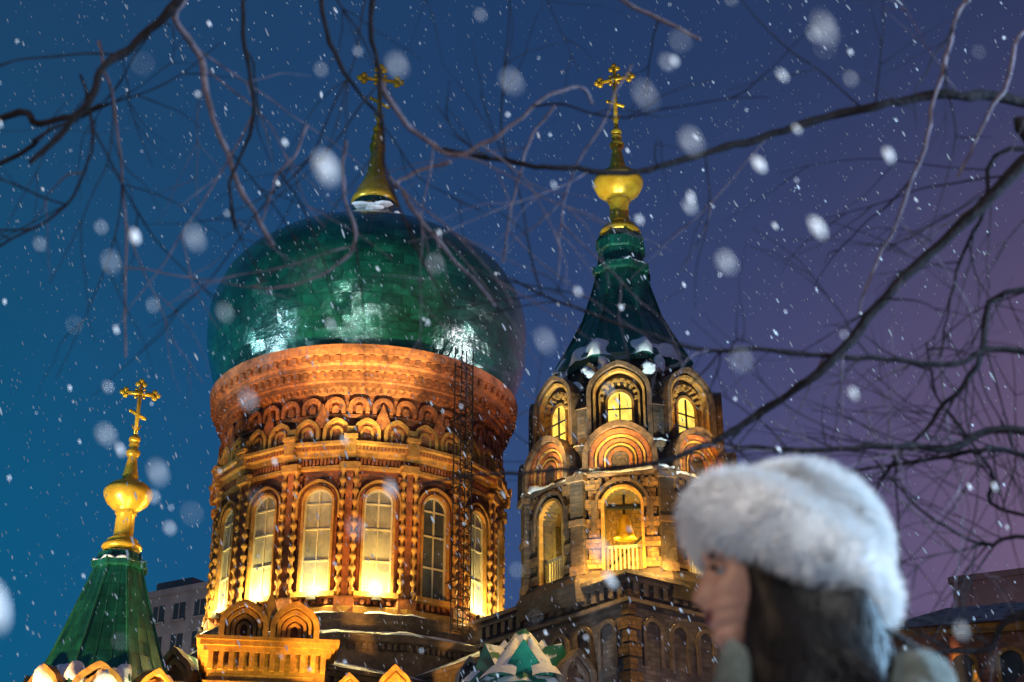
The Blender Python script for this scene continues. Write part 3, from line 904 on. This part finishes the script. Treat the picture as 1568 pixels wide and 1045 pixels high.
b.lathe([(1.9, 0), (1.9, 15.9), (2.2, 16), (2.2, 16.4), (2.1, 17.2), (1.7, 18.2), (1.0, 19), (.3, 19.4)], 24)
b.done()

# ------------------------------------------------------------ bare trees
P_ = rad(25.6)
UP = Vector((0, -math.sin(P_), math.cos(P_))); FW = Vector((0, math.cos(P_), math.sin(P_)))
CC = Vector((0, 4.058, 2.844))
def cw(x, h, w=0.):
    return CC+Vector((x, 0, 0))+UP*h+FW*w
def smooth3(P, n=5):
    return cr([tuple(p) for p in P], n)

def make_tree(name, trunk, limbs, seed):
    R = random.Random(seed)
    e = empty(name)
    def new(nm, m):
        c = bpy.data.curves.new(nm, 'CURVE'); c.dimensions = '3D'; c.bevel_depth = 1; c.bevel_resolution = 2; c.use_fill_caps = True
        c.materials.append(m)
        o = bpy.data.objects.new(nm, c); S.collection.objects.link(o); o.parent = e
        return c
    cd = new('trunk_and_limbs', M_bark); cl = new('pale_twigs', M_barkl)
    def spl(c, pts, r0, r1):
        s = c.splines.new('POLY'); s.points.add(len(pts)-1)
        n = len(pts)
        for i, p in enumerate(pts):
            s.points[i].co = (*p, 1)
            k = i/(n-1)
            s.points[i].radius = (r0+(r1-r0)*k)*(1+.3*noise.noise(Vector(p)*22))
    def twig(c, p, d, L, r, depth):
        pts = [Vector(p)]; n = 7
        d = d.normalized()
        for i in range(n):
            d = (d+Vector((R.gauss(0, .12), R.gauss(0, .12), R.gauss(0, .1)-.03))).normalized()
            pts.append(pts[-1]+d*L/n)
        spl(c, smooth3(pts, 3), r, r*.35)
        if depth > 0:
            for k in range(R.randint(1, 3)):
                i = R.randint(2, n-1)
                dd = (pts[i]-pts[i-1]).normalized()
                side = Vector((R.gauss(0, 1), R.gauss(0, .5), R.gauss(0, 1))).normalized()
                twig(c, pts[i], dd+side*.75, L*R.uniform(.35, .6), r*.6, depth-1)
    spl(cd, smooth3(trunk, 4), .17, .07)
    for (pts, r0, r1, tw, pale) in limbs:
        W = []
        w = R.uniform(-.1, .1)
        for p in pts:
            if len(p) == 2:
                w += R.uniform(-.05, .05); W.append(cw(p[0], p[1], w))
            else:
                W.append(Vector(p))
        sp = [Vector(p) for p in smooth3(W, 6)]
        sp = [p+Vector((noise.noise(p*5), noise.noise(p*5+Vector((9, 0, 0))), noise.noise(p*5+Vector((0, 9, 0)))))*.012+
              Vector((noise.noise(p*17), 0, noise.noise(p*17+Vector((5, 5, 0)))))*.009 for p in sp]
        spl(cl if pale else cd, sp, r0, r1)
        for k in range(tw):
            i = R.randint(len(sp)//5, len(sp)-2)
            dd = (sp[i+1]-sp[i]).normalized()
            side = Vector((R.gauss(0, 1), R.gauss(0, .6), R.gauss(0, 1))).normalized()
            twig(cl if (R.random() < (.5 if pale else .2)) else cd, sp[i], dd*.8+side*.9, R.uniform(.25, .75), R.uniform(.0018, .0036), 1)
    return e

rt = lambda z: (2.5+.05*z, 3.95, z)
RT = [
 ([rt(3.0), (1.63, .64), (1.57, .56), (1.43, .42), (1.26, .26), (1.07, .06), (.91, -.10), (.75, -.21), (.61, -.29), (.45, -.36), (.23, -.39), (-.01, -.39), (-.27, -.43)], .023, .0035, 20, 0),
 ([rt(3.3), (1.62, .74), (1.39, .76), (1.21, .74), (.97, .69), (.73, .62), (.53, .56), (.35, .52), (.13, .52), (-.05, .55), (-.21, .59)], .018, .006, 9, 0),
 ([rt(2.2), (1.6, -.28), (1.33, -.32), (1.13, -.32), (.83, -.33), (.65, -.31)], .017, .006, 16, 0),
 ([rt(2.4), (1.6, -.04), (1.33, -.07), (1.03, -.05), (.73, -.03), (.51, -.01), (.23, .08), (-.01, .19)], .012, .003, 14, 0),
 ([rt(2.6), (1.6, .16), (1.43, -.08), (1.29, -.24), (1.13, -.44), (1.05, -.62)], .013, .003, 15, 0),
 ([rt(3.0), (1.62, .60), (1.47, .38), (1.39, .18), (1.36, -.08)], .01, .003, 11, 0),
 ([rt(2.1), (1.6, -.36), (1.43, -.34), (1.23, -.38), (.93, -.42)], .011, .004, 13, 0),
 ([rt(4.0), (2.0, 1.25), (1.45, 1.1), (1.33, .82), (1.25, .58), (1.13, .28), (1.05, .08)], .011, .0035, 5, 1),
 ([rt(3.4), (1.66, .95), (1.49, .76), (1.36, .5)], .01, .004, 4, 1),
 ([rt(1.9), (1.62, -.8), (1.43, -.93), (1.23, -.94)], .018, .005, 10, 0),
 ([rt(2.1), (1.62, -.55), (1.5, -.4), (1.35, -.2), (1.3, 0)], .008, .003, 12, 0),
 ([rt(2.0), (1.62, -.6), (1.45, -.62), (1.25, -.52), (1.1, -.36)], .008, .003, 13, 0),
]
make_tree('bare_tree', [(2.55, 3.95, 0), (2.5, 3.95, 1.2), (2.6, 3.95, 2.4), (2.68, 3.95, 3.6), (2.8, 4, 4.6)], RT, 3)
lt = lambda z: (-2.7-.04*z, 3.95, z)
LT = [
 ([lt(3.4), (-2.0, 1.2), (-1.5, 1.3), (-.95, 1.2), (-.4, 1.24), (.1, 1.22), (.5, 1.18)], .04, .008, 6, 0),
 ([(-.9, 1.2), (-.95, 1.12), (-1.04, .98), (-1.14, .88), (-1.21, .82), (-1.25, .70), (-1.33, .60), (-1.40, .52)], .018, .008, 5, 0),
 ([lt(2.7), (-1.65, .64), (-1.45, .67), (-1.31, .68), (-1.24, .71)], .013, .007, 2, 0),
 ([lt(2.5), (-1.6, .52), (-1.45, .62), (-1.33, .67)], .009, .004, 2, 0),
 ([(-1.0, 1.04), (-1.02, .98), (-.95, .86), (-.92, .72), (-.88, .58), (-.82, .44), (-.73, .29)], .011, .007, 4, 1),
 ([(-.82, 1.22), (-.80, 1.12), (-.80, .88), (-.77, .68), (-.84, .48), (-.84, .34)], .009, .003, 4, 0),
 ([(-.65, 1.22), (-.6, 1.12), (-.54, .88), (-.48, .76), (-.41, .68)], .01, .004, 3, 0),
 ([(-.41, 1.24), (-.41, 1.12), (-.41, .92), (-.39, .76), (-.37, .52), (-.29, .30), (-.19, .10)], .01, .003, 5, 0),
 ([(-.39, .76), (-.37, .72), (-.29, .62), (-.19, .56), (-.11, .57), (.03, .66), (.13, .73), (.21, .75), (.24, .71)], .009, .004, 4, 1),
 ([(-.36, .48), (-.34, .51), (-.26, .55), (-.19, .56)], .008, .006, 0, 1),
 ([(.2, 1.2), (.36, 1.08), (.51, 1.0), (.59, .94)], .008, .005, 1, 1),
 ([(-.5, .6), (-.51, .44), (-.47, .32), (-.52, .24), (-.64, .17), (-.78, .16)], .006, .003, 3, 1),
 ([(-.34, .46), (-.29, .38), (-.17, .24), (-.05, .10)], .008, .005, 3, 1),
 ([(.13, .73), (.07, .64), (.03, .54), (0, .4), (-.03, .24)], .0045, .003, 2, 1),
 ([(.36, .85), (.29, .70), (.17, .46), (.15, .2)], .004, .0025, 2, 1),
 ([(-1.25, .9), (-1.2, .7), (-1.16, .36), (-1.15, -.04)], .0045, .003, 4, 1),
 ([(-.62, .66), (-.66, .56), (-.71, .48), (-.74, .36)], .0045, .003, 2, 1),
 ([(-1.3, .8), (-1.25, .6), (-1.33, .4), (-1.5, .28), (-1.62, .16)], .005, .003, 7, 0),
]
make_tree('bare_tree', [(-2.6, 3.95, 0), (-2.7, 3.95, 1.2), (-2.75, 3.95, 2.4), (-2.85, 3.95, 3.6), (-2.9, 4, 4.8)], LT, 11)

# ------------------------------------------------------------ woman
W = empty('woman')
M_fur = mat('white_fur', (.9, .89, .88), (.82, .81, .8), rough=.9, nscale=25, bump=.3, dirt=.06, sheen=.5)
M_skin = mat('skin', (.55, .31, .22), (.46, .25, .18), rough=.5, nscale=12, bump=.05, dirt=0)
M_hair = mat('black_hair', (.01, .007, .007), (.005, .004, .004), rough=.5, nscale=20, bump=0, dirt=0, spec=.2)
M_coat = mat('grey_green_coat', (.13, .15, .125), (.07, .085, .07), rough=.95, nscale=40, bump=.6, dirt=.2, sheen=.2)
M_trs = mat('dark_trousers', (.03, .03, .04), nscale=20)
M_lip = mat('lips', (.38, .1, .1), nscale=20, bump=0)
HY = 2.3
def lerp(T, z):
    for (z0, a), (z1, b) in zip(T, T[1:]):
        if z0 <= z <= z1:
            t = (z-z0)/(z1-z0)
            return a+(b-a)*t
    return T[0][1] if z < T[0][0] else T[-1][1]
front = [(1.36, .405), (1.43, .40), (1.452, .385), (1.460, .345), (1.466, .325), (1.48, .317), (1.492, .322), (1.50, .314), (1.508, .312), (1.513, .317), (1.519, .309), (1.527, .312),
         (1.535, .318), (1.54, .317), (1.56, .316), (1.585, .318), (1.60, .314), (1.62, .308), (1.65, .309), (1.68, .33), (1.70, .37), (1.705, .40)]
back = [(1.36, .50), (1.45, .498), (1.50, .505), (1.55, .525), (1.60, .535), (1.65, .525), (1.69, .48), (1.705, .43)]
wid = [(1.36, .055), (1.44, .052), (1.46, .05), (1.475, .052), (1.50, .062), (1.54, .071), (1.60, .077), (1.65, .074), (1.69, .045), (1.705, .012)]
nose_b = [(1.36, 0), (1.522, 0), (1.53, .014), (1.538, .027), (1.546, .028), (1.56, .020), (1.585, .008), (1.60, .002), (1.7, 0)]
hd = Part('head', M_skin, (0, 0, 0), W, True)
NZ, NA = 90, 48
vs = []
for j in range(NZ+1):
    z = 1.36+(1.705-1.36)*j/NZ
    f, b, w = lerp(front, z), lerp(back, z), lerp(wid, z)
    cx_ = (f+b)/2; rx = (b-f)/2
    for i in range(NA):
        a = 2*math.pi*i/NA
        y = w*math.sin(a)
        x = cx_+rx*math.cos(a)*(1 if math.cos(a) > 0 else (abs(math.cos(a))**-.12 if abs(math.cos(a)) > .05 else 1))
        if math.cos(a) < 0:
            x -= lerp(nose_b, z)*math.exp(-(y/.011)**2)
            for sy in (-1, 1):
                x += .009*math.exp(-((y-sy*.031)/.016)**2-((z-1.583)/.012)**2)
                x -= .005*math.exp(-((y-sy*.04)/.018)**2-((z-1.545)/.018)**2)
        vs.append((x, HY+y, z))
fs = [(j*NA+i, j*NA+(i+1) % NA, (j+1)*NA+(i+1) % NA, (j+1)*NA+i) for j in range(NZ) for i in range(NA)]
hd.add(vs, fs); hd.done()
ey = Part('eyes', mat('eye_white', (.5, .48, .45), bump=0), (0, 0, 0), W, True)
ir = Part('irises', M_hair, (0, 0, 0), W, True)
lash = Part('eyelashes_and_brows', M_hair, (0, 0, 0), W, True)
lid = Part('eyelids', M_skin, (0, 0, 0), W, True)
for sy in (-1, 1):
    ey.sph((.3375, HY+sy*.031, 1.583), .0125)
    ir.sph((.328, HY+sy*.031, 1.583), .0045, .006, .006)
    lid.sph((.3375, HY+sy*.031, 1.588), .0138, .0145, .011)
    for k in range(7):
        a = -.95+k*.32
        p = Vector((.327-.002*math.cos(a), HY+sy*.031+.013*math.sin(a), 1.585))
        lash.strut(p, p+Vector((-.011, .002*math.sin(a), .003)), .0014, .0005, 4)
        q = Vector((.3165+.004*abs(math.sin(a)), HY+sy*.033+.017*math.sin(a), 1.603+.002*math.cos(a)))
        lash.sph(q, .0035, .006, .003, 5)
ey.done(); ir.done(); lash.done(); lid.done()
lp = Part('lips', M_lip, (0, 0, 0), W, True)
lp.sph((.3145, HY, 1.5195), .007, .022, .0048, 8); lp.sph((.3155, HY, 1.5075), .007, .02, .0052, 8); lp.done()
er = Part('ears', M_skin, (0, 0, 0), W, True)
for sy in (-1, 1): er.sph((.425, HY+sy*.077, 1.565), .018, .008, .03, 8)
er.done()

hv = Part('hair', M_hair, (0, 0, 0), W, True)
HT = [(1.10, .47, .03, .05), (1.2, .468, .09, .12), (1.3, .465, .102, .15), (1.4, .466, .102, .15), (1.48, .467, .092, .12), (1.55, .465, .088, .1), (1.62, .458, .088, .094), (1.68, .44, .075, .07), (1.71, .44, .02, .02)]
def hs(z):
    for A, B in zip(HT, HT[1:]):
        if A[0] <= z <= B[0]:
            t = (z-A[0])/(B[0]-A[0])
            return [a+(b-a)*t for a, b in zip(A, B)][1:]
    return list(HT[0][1:])
def sq(c, e=.62):
    return math.copysign(abs(c)**e, c)
def hairline(z):
    return .366 if z > 1.52 else .366-(1.52-z)*.2
NZ, NA = 60, 96
vs = []
for j in range(NZ+1):
    z = 1.10+.61*j/NZ; c, rx, ry = hs(z)
    for i in range(NA):
        a = 2*math.pi*i/NA
        k = 1+.06*math.sin(a*7+z*16)+.035*math.sin(a*19+z*38)+.04*noise.noise(Vector((a*3, z*14, 0)))
        x = c+rx*k*sq(math.cos(a)); y = HY-.01+ry*k*sq(math.sin(a))
        vs.append((max(x, hairline(z)), y, z))
hv.add(vs, [(j*NA+i, j*NA+(i+1) % NA, (j+1)*NA+(i+1) % NA, (j+1)*NA+i) for j in range(NZ) for i in range(NA)])
hv.done()
st = Part('hair_strands', M_hair, (0, 0, 0), W, True)
for k in range(3200):
    a = rnd.uniform(0, 2*math.pi); z = rnd.uniform(1.5, 1.62); ln = rnd.uniform(.15, .48)
    pts = []; ph = a*5+rnd.uniform(0, 1.2)
    off = rnd.uniform(1.0, 1.14); wv = rnd.uniform(.04, .12); hl = rnd.uniform(-.008, .01)
    for i in range(10):
        zz = max(z-ln*i/9, 1.12)
        c, rx, ry = hs(zz)
        aa = a+wv*math.sin(ph+zz*38)
        o2 = off+.04*math.sin(ph*1.3+zz*45)
        x = c+rx*o2*sq(math.cos(aa)); y = HY-.01+ry*o2*sq(math.sin(aa))
        x = max(x, hairline(zz)+hl)
        pts.append(Vector((x, y, zz)))
    for i in range(9):
        t = Vector((-math.sin(a), math.cos(a), 0))*.0012
        st.add([pts[i]-t, pts[i]+t, pts[i+1]+t, pts[i+1]-t], [(0, 1, 2, 3)])
st.done(False)

# fur hat
ht = Part('fur_hat', M_fur, (0, 0, 0), W, True)
TL = rad(34)
hc_ = Vector((.447, HY, 1.612))
ax = Vector((math.cos(TL), 0, -math.sin(TL))); ay = Vector((0, 1, 0)); az = ax.cross(ay)
def tor(a, b, r=.053, Rm=.122):
    d = ax*math.cos(a)*Rm*1.04+ay*math.sin(a)*Rm*.93
    n = d.normalized()*math.cos(b)+az*math.sin(b)*1.1
    lump = 1+.12*noise.noise(Vector((math.cos(a)*2, math.sin(a)*2, b)))
    return hc_+d+n*r*lump, n.normalized()
NA, NB = 56, 24
vs = [tor(2*math.pi*i/NA, 2*math.pi*j/NB)[0] for i in range(NA) for j in range(NB)]
ht.add(vs, [(i*NB+j, ((i+1) % NA)*NB+j, ((i+1) % NA)*NB+(j+1) % NB, i*NB+(j+1) % NB) for i in range(NA) for j in range(NB)])
cc_ = Vector((.487, HY, 1.657)); cr_ = (.122, .122, .092)
o0 = len(ht.v)
ht.sph((0, 0, 0), *cr_, n=20)
def crot(v):
    return cc_+ax*v[0]+ay*v[1]+az*v[2]
ht.v[o0:] = [tuple(crot(Vector(v))) for v in ht.v[o0:]]
ht.done()
fu = Part('fur_strands', M_fur, (0, 0, 0), W, True)
for k in range(60000):
    if k % 5 < 3:
        p, n = tor(rnd.uniform(0, 2*math.pi), rnd.uniform(0, 2*math.pi))
        q = p-cc_; l = Vector((q.dot(ax)/cr_[0], q.dot(ay)/cr_[1], q.dot(az)/cr_[2]))
        if l.length < .95: continue
    else:
        v = Vector((rnd.gauss(0, 1), rnd.gauss(0, 1), abs(rnd.gauss(0, 1))-.2)).normalized()
        p = crot(Vector((v.x*cr_[0], v.y*cr_[1], v.z*cr_[2])))
        n = (ax*v.x/cr_[0]+ay*v.y/cr_[1]+az*v.z/cr_[2]).normalized()
    L = rnd.uniform(.008, .03)
    cl_ = Vector((noise.noise(p*22), noise.noise(p*22+Vector((7, 0, 0))), noise.noise(p*22+Vector((0, 7, 0)))))*.85
    d1 = (n+cl_+Vector((rnd.gauss(0, .18), rnd.gauss(0, .18), rnd.gauss(0, .18)))).normalized()
    if d1.dot(n) < .3: d1 = (d1+n).normalized()
    d2 = (d1+Vector((.1, 0, -.3))+cl_*.5).normalized()
    t = d1.cross(Vector((rnd.gauss(0, 1), rnd.gauss(0, 1), rnd.gauss(0, 1)))).normalized()*.0008
    a = p-n*.002; b = p+d1*L*.55; c = b+d2*L*.45
    fu.add([a-t, a+t, b+t*.8, b-t*.8, c], [(0, 1, 2, 3), (3, 2, 4)])
fu.done(False)
cd = Part('hat_cord', M_hair, (0, 0, 0), W, True)
cp = cr([(.54, HY-.1, 1.49), (.575, HY-.12, 1.455), (.61, HY-.13, 1.425), (.64, HY-.13, 1.395), (.65, HY-.13, 1.33)], 4)
for p, q in zip(cp, cp[1:]): cd.strut(p, q, .005)
cd.done()

def skin(name, m, verts, edges, radii, root=0, sub=2):
    me = bpy.data.meshes.new(name); me.from_pydata(verts, edges, [])
    ob = bpy.data.objects.new(name, me); S.collection.objects.link(ob); ob.parent = W
    me.materials.append(m)
    ob.modifiers.new('skin', 'SKIN')
    if not me.skin_vertices:
        bpy.context.view_layer.objects.active = ob
        bpy.ops.mesh.customdata_skin_add()
    for i, r in enumerate(radii):
        v = me.skin_vertices[0].data[i]
        v.radius = r if isinstance(r, tuple) else (r, r)
        v.use_root = (i == root)
    s = ob.modifiers.new('sub', 'SUBSURF'); s.levels = sub; s.render_levels = sub
    ob.modifiers['skin'].use_smooth_shade = True
    return ob
bx = .47
V = [(bx, HY, .92), (bx, HY, 1.08), (bx, HY, 1.22), (bx, HY, 1.31), (bx-.01, HY, 1.38)]
E = [(0, 1), (1, 2), (2, 3), (3, 4)]
Rr = [(.16, .14), (.125, .13), (.14, .14), (.11, .11), .06]
for sy in (-1, 1):
    k = len(V)
    V += [(bx+.01, HY+sy*.15, 1.305), (bx+.03, HY+sy*.225, 1.18), (bx+.05, HY+sy*.25, 1.05), (bx-.03, HY+sy*.23, .96), (bx-.09, HY+sy*.19, .9)]
    E += [(3, k), (k, k+1), (k+1, k+2), (k+2, k+3), (k+3, k+4)]
    Rr += [.068, .06, .055, .05, .045]
body = skin('coat_body_and_sleeves', M_coat, V, E, Rr)
V = [(bx, HY, .9)]; E = []; Rr = [.12]
for sy in (-1, 1):
    k = len(V)
    V += [(bx, HY+sy*.09, .85), (bx-.01, HY+sy*.1, .48), (bx+.01, HY+sy*.1, .12)]
    E += [(0, k), (k, k+1), (k+1, k+2)]
    Rr += [.09, .062, .045]
skin('legs', M_trs, V, E, Rr)
bo = Part('boots', M_iron, (0, 0, 0), W, True)
for sy in (-1, 1):
    bo.lathe([(.06, .02), (.062, .1), (.055, .3), (.06, .34)], 16, 0, False, bx+.01, HY+sy*.1)
    bo.sph((bx-.05, HY+sy*.1, .045), .13, .048, .045)
bo.done()
sk = Part('coat_skirt', M_coat, (0, 0, 0), W, True)
sk.lathe([(.155, 1.02), (.18, .9), (.21, .7), (.24, .5), (.235, .49)], 32, 0, False, bx, HY); sk.done()
def lumpy(name, m, parts):
    p = Part(name, m, (0, 0, 0), W, True)
    for c, r in parts:
        o = len(p.v); p.sph(c, *r, n=18)
        c = Vector(c)
        p.v[o:] = [tuple(c+(Vector(v)-c)*(1+.16*noise.noise((Vector(v))*14)+.05*noise.noise(Vector(v)*50))) for v in p.v[o:]]
    return p.done()
lumpy('coat_hood', M_coat, [((.585, HY-.02, 1.345), (.085, .16, .1)), ((.605, HY-.09, 1.375), (.06, .08, .06)), ((.55, HY, 1.31), (.1, .17, .09))])
lumpy('coat_collar', M_coat, [((.338, HY-.07, 1.385), (.032, .05, .08)), ((.345, HY+.05, 1.37), (.035, .06, .075)), ((.37, HY-.02, 1.33), (.07, .13, .07))])

# ------------------------------------------------------------ street lamps (outside the picture; they light the woman and the trees)
def lamp(loc, h, dirx, pw, col):
    e = empty('street_lamp', loc)
    p = Part('post', M_iron, (0, 0, 0), e, True)
    p.lathe([(.14, 0), (.14, .3), (.08, .4), (.05, h-.3), (.04, h)], 16)
    p.strut((0, 0, h-.05), (dirx*.8, 0, h+.1), .03)
    p.sph((dirx*.95, 0, h+.12), .26, .13, .07)
    p.done()
    q = Part('diffuser', mat('lamp_diffuser', (.9, .9, .9), emit=col, estr=6, bump=0), (0, 0, 0), e, True)
    q.sph((dirx*.95, 0, h+.065), .2, .1, .035); q.done()
    light('lamp', 'POINT', (dirx*.95, 0, h-.05), None, pw, col, .1, parent=e)
lamp((5.2, 3.0, 0), 3.4, -1, 2600, (.38, .67, 1))
lamp((3.6, -2.6, 0), 5.2, -1, 1300, (.92, .95, .95))
lamp((-5.4, 1.0, 0), 4.2, 1, 420, (1, .68, .42))

# ------------------------------------------------------------ falling snow
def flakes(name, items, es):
    m = mat(name+'_material', (.8, .82, .85), emit=(.72, .85, 1), estr=es, bump=0, dirt=0, nscale=200)  # flakes glow faintly, standing in for lamplight falling on them
    p = Part(name, m, (0, 0, 0), None, True)
    for (c, r, asp) in items:
        d = Vector((.42+rnd.gauss(0, .1), rnd.gauss(0, .1), -.9)).normalized()
        u = d.orthogonal().normalized(); w = d.cross(u)
        n = 6; vs = []
        for t, k in ((-1, .0), (-.6, .8), (0, 1), (.6, .75), (1, 0)):
            if k == 0:
                vs.append(c+d*t*r*asp)
            else:
                for i in range(n):
                    a = 2*math.pi*i/n; kk_ = r*k*rnd.uniform(.6, 1.25)
                    vs.append(c+d*t*r*asp+u*math.cos(a)*kk_+w*math.sin(a)*kk_)
        fs = [(0, 1+i, 1+(i+1) % n) for i in range(n)]
        for j in range(2):
            for i in range(n):
                a = 1+j*n+i; b = 1+j*n+(i+1) % n
                fs.append((a, b, b+n, a+n))
        o = 1+2*n; l = 1+3*n
        fs += [(l, o+i, o+(i+1) % n) for i in range(n)]
        p.add(vs, fs)
    return p.done()
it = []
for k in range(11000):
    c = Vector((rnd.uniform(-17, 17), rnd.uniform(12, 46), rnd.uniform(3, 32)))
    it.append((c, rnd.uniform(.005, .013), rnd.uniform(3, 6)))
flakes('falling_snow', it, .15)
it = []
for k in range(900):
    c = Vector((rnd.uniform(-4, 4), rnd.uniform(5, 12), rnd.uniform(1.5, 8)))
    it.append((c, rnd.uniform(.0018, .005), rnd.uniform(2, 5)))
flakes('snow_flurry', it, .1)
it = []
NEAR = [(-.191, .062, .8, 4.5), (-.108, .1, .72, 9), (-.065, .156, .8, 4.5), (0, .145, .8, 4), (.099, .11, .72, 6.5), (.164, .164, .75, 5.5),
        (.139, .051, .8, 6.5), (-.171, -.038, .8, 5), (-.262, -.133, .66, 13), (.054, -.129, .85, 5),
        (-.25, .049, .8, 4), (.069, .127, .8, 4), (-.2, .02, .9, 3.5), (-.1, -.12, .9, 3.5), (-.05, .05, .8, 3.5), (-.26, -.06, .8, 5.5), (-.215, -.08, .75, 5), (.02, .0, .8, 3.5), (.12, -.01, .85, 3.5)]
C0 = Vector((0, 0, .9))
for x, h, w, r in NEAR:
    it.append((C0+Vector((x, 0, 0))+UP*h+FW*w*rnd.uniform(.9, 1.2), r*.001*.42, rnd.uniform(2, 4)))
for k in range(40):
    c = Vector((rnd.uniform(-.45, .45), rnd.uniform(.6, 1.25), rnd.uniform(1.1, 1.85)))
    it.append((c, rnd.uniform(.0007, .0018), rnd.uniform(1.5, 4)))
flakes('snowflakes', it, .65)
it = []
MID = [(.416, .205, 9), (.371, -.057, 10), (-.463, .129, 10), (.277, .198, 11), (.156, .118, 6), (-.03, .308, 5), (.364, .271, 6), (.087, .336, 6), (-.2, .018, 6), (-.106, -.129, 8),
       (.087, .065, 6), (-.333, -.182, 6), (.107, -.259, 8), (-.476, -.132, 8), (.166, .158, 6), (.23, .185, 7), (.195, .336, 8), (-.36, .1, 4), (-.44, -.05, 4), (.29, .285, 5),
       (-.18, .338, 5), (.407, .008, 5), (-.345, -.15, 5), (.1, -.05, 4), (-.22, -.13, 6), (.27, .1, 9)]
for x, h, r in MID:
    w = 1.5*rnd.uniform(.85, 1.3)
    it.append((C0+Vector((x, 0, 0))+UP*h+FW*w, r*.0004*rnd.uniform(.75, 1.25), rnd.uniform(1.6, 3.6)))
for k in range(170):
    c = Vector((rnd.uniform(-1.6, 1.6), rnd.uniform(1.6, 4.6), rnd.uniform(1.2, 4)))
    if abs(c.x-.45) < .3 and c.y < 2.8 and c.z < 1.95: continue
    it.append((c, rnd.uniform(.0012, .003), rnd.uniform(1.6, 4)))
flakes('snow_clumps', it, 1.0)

# ------------------------------------------------------------ sky, sun (dusk)
w = bpy.data.worlds.new('World'); S.world = w; w.use_nodes = True
nt = w.node_tree; nt.nodes.clear(); L = nt.links.new
out = nd(nt, 'ShaderNodeOutputWorld')
tc = nd(nt, 'ShaderNodeTexCoord')
sp = nd(nt, 'ShaderNodeSeparateXYZ'); L(tc.outputs['Generated'], sp.inputs[0])
mr = nd(nt, 'ShaderNodeMapRange'); mr.inputs['From Min'].default_value = -.36; mr.inputs['From Max'].default_value = .36
L(sp.outputs[0], mr.inputs['Value'])
lo = nd(nt, 'ShaderNodeValToRGB'); hi = nd(nt, 'ShaderNodeValToRGB')
def ramp(r, st):
    e = r.color_ramp.elements
    while len(e) > 1: e.remove(e[-1])
    e[0].position = st[0][0]; e[0].color = (*st[0][1], 1)
    for p, c in st[1:]:
        k = e.new(p); k.color = (*c, 1)
ramp(lo, [(0, (.001, .095, .21)), (.3, (.008, .076, .2)), (.55, (.038, .068, .19)), (.78, (.092, .08, .19)), (1, (.17, .105, .19))])
ramp(hi, [(0, (.01, .054, .132)), (.5, (.014, .045, .132)), (.8, (.024, .042, .12)), (1, (.03, .04, .108))])
L(mr.outputs[0], lo.inputs[0]); L(mr.outputs[0], hi.inputs[0])
mz = nd(nt, 'ShaderNodeMapRange'); mz.inputs['From Min'].default_value = .25; mz.inputs['From Max'].default_value = .62
mz.interpolation_type = 'SMOOTHSTEP'
L(sp.outputs[2], mz.inputs['Value'])
mx = nd(nt, 'ShaderNodeMix', data_type='RGBA')
L(mz.outputs[0], mx.inputs['Factor']); L(lo.outputs[0], mx.inputs['A']); L(hi.outputs[0], mx.inputs['B'])
nz = nd(nt, 'ShaderNodeTexNoise'); nz.inputs['Scale'].default_value = 4; nz.inputs['Detail'].default_value = 5
L(tc.outputs['Generated'], nz.inputs['Vector'])
rz = nd(nt, 'ShaderNodeMapRange'); rz.inputs['To Min'].default_value = .85; rz.inputs['To Max'].default_value = 1.15
L(nz.outputs['Fac'], rz.inputs['Value'])
m2 = nd(nt, 'ShaderNodeMix', data_type='RGBA', blend_type='MULTIPLY'); m2.inputs['Factor'].default_value = 1
L(mx.outputs['Result'], m2.inputs['A']); L(rz.outputs[0], m2.inputs['B'])
b1 = nd(nt, 'ShaderNodeBackground'); L(m2.outputs['Result'], b1.inputs['Color']); b1.inputs['Strength'].default_value = 1
sky = nd(nt, 'ShaderNodeTexSky'); sky.sky_type = 'NISHITA'; sky.sun_disc = False
sky.sun_elevation = rad(1); sky.sun_rotation = rad(-60)
b2 = nd(nt, 'ShaderNodeBackground'); L(sky.outputs[0], b2.inputs['Color']); b2.inputs['Strength'].default_value = .002
ad = nd(nt, 'ShaderNodeAddShader'); L(b1.outputs[0], ad.inputs[0]); L(b2.outputs[0], ad.inputs[1]); L(ad.outputs[0], out.inputs['Surface'])
sl = bpy.data.lights.new('sun', 'SUN'); sl.energy = .06; sl.angle = rad(10); sl.color = (1, .93, .85)
so = bpy.data.objects.new('sun', sl); S.collection.objects.link(so)
so.rotation_euler = (rad(60), 0, rad(-35))

# ------------------------------------------------------------ camera
c = bpy.data.cameras.new('camera'); co = bpy.data.objects.new('camera', c); S.collection.objects.link(co)
co.location = (0, 0, .9); co.rotation_euler = (rad(90+25.6), 0, 0)
c.lens = 51.66; c.sensor_width = 36; c.clip_end = 3000; c.clip_start = .05
c.dof.use_dof = True; c.dof.focus_distance = 70; c.dof.aperture_fstop = 4.0; c.dof.aperture_blades = 0
S.camera = co
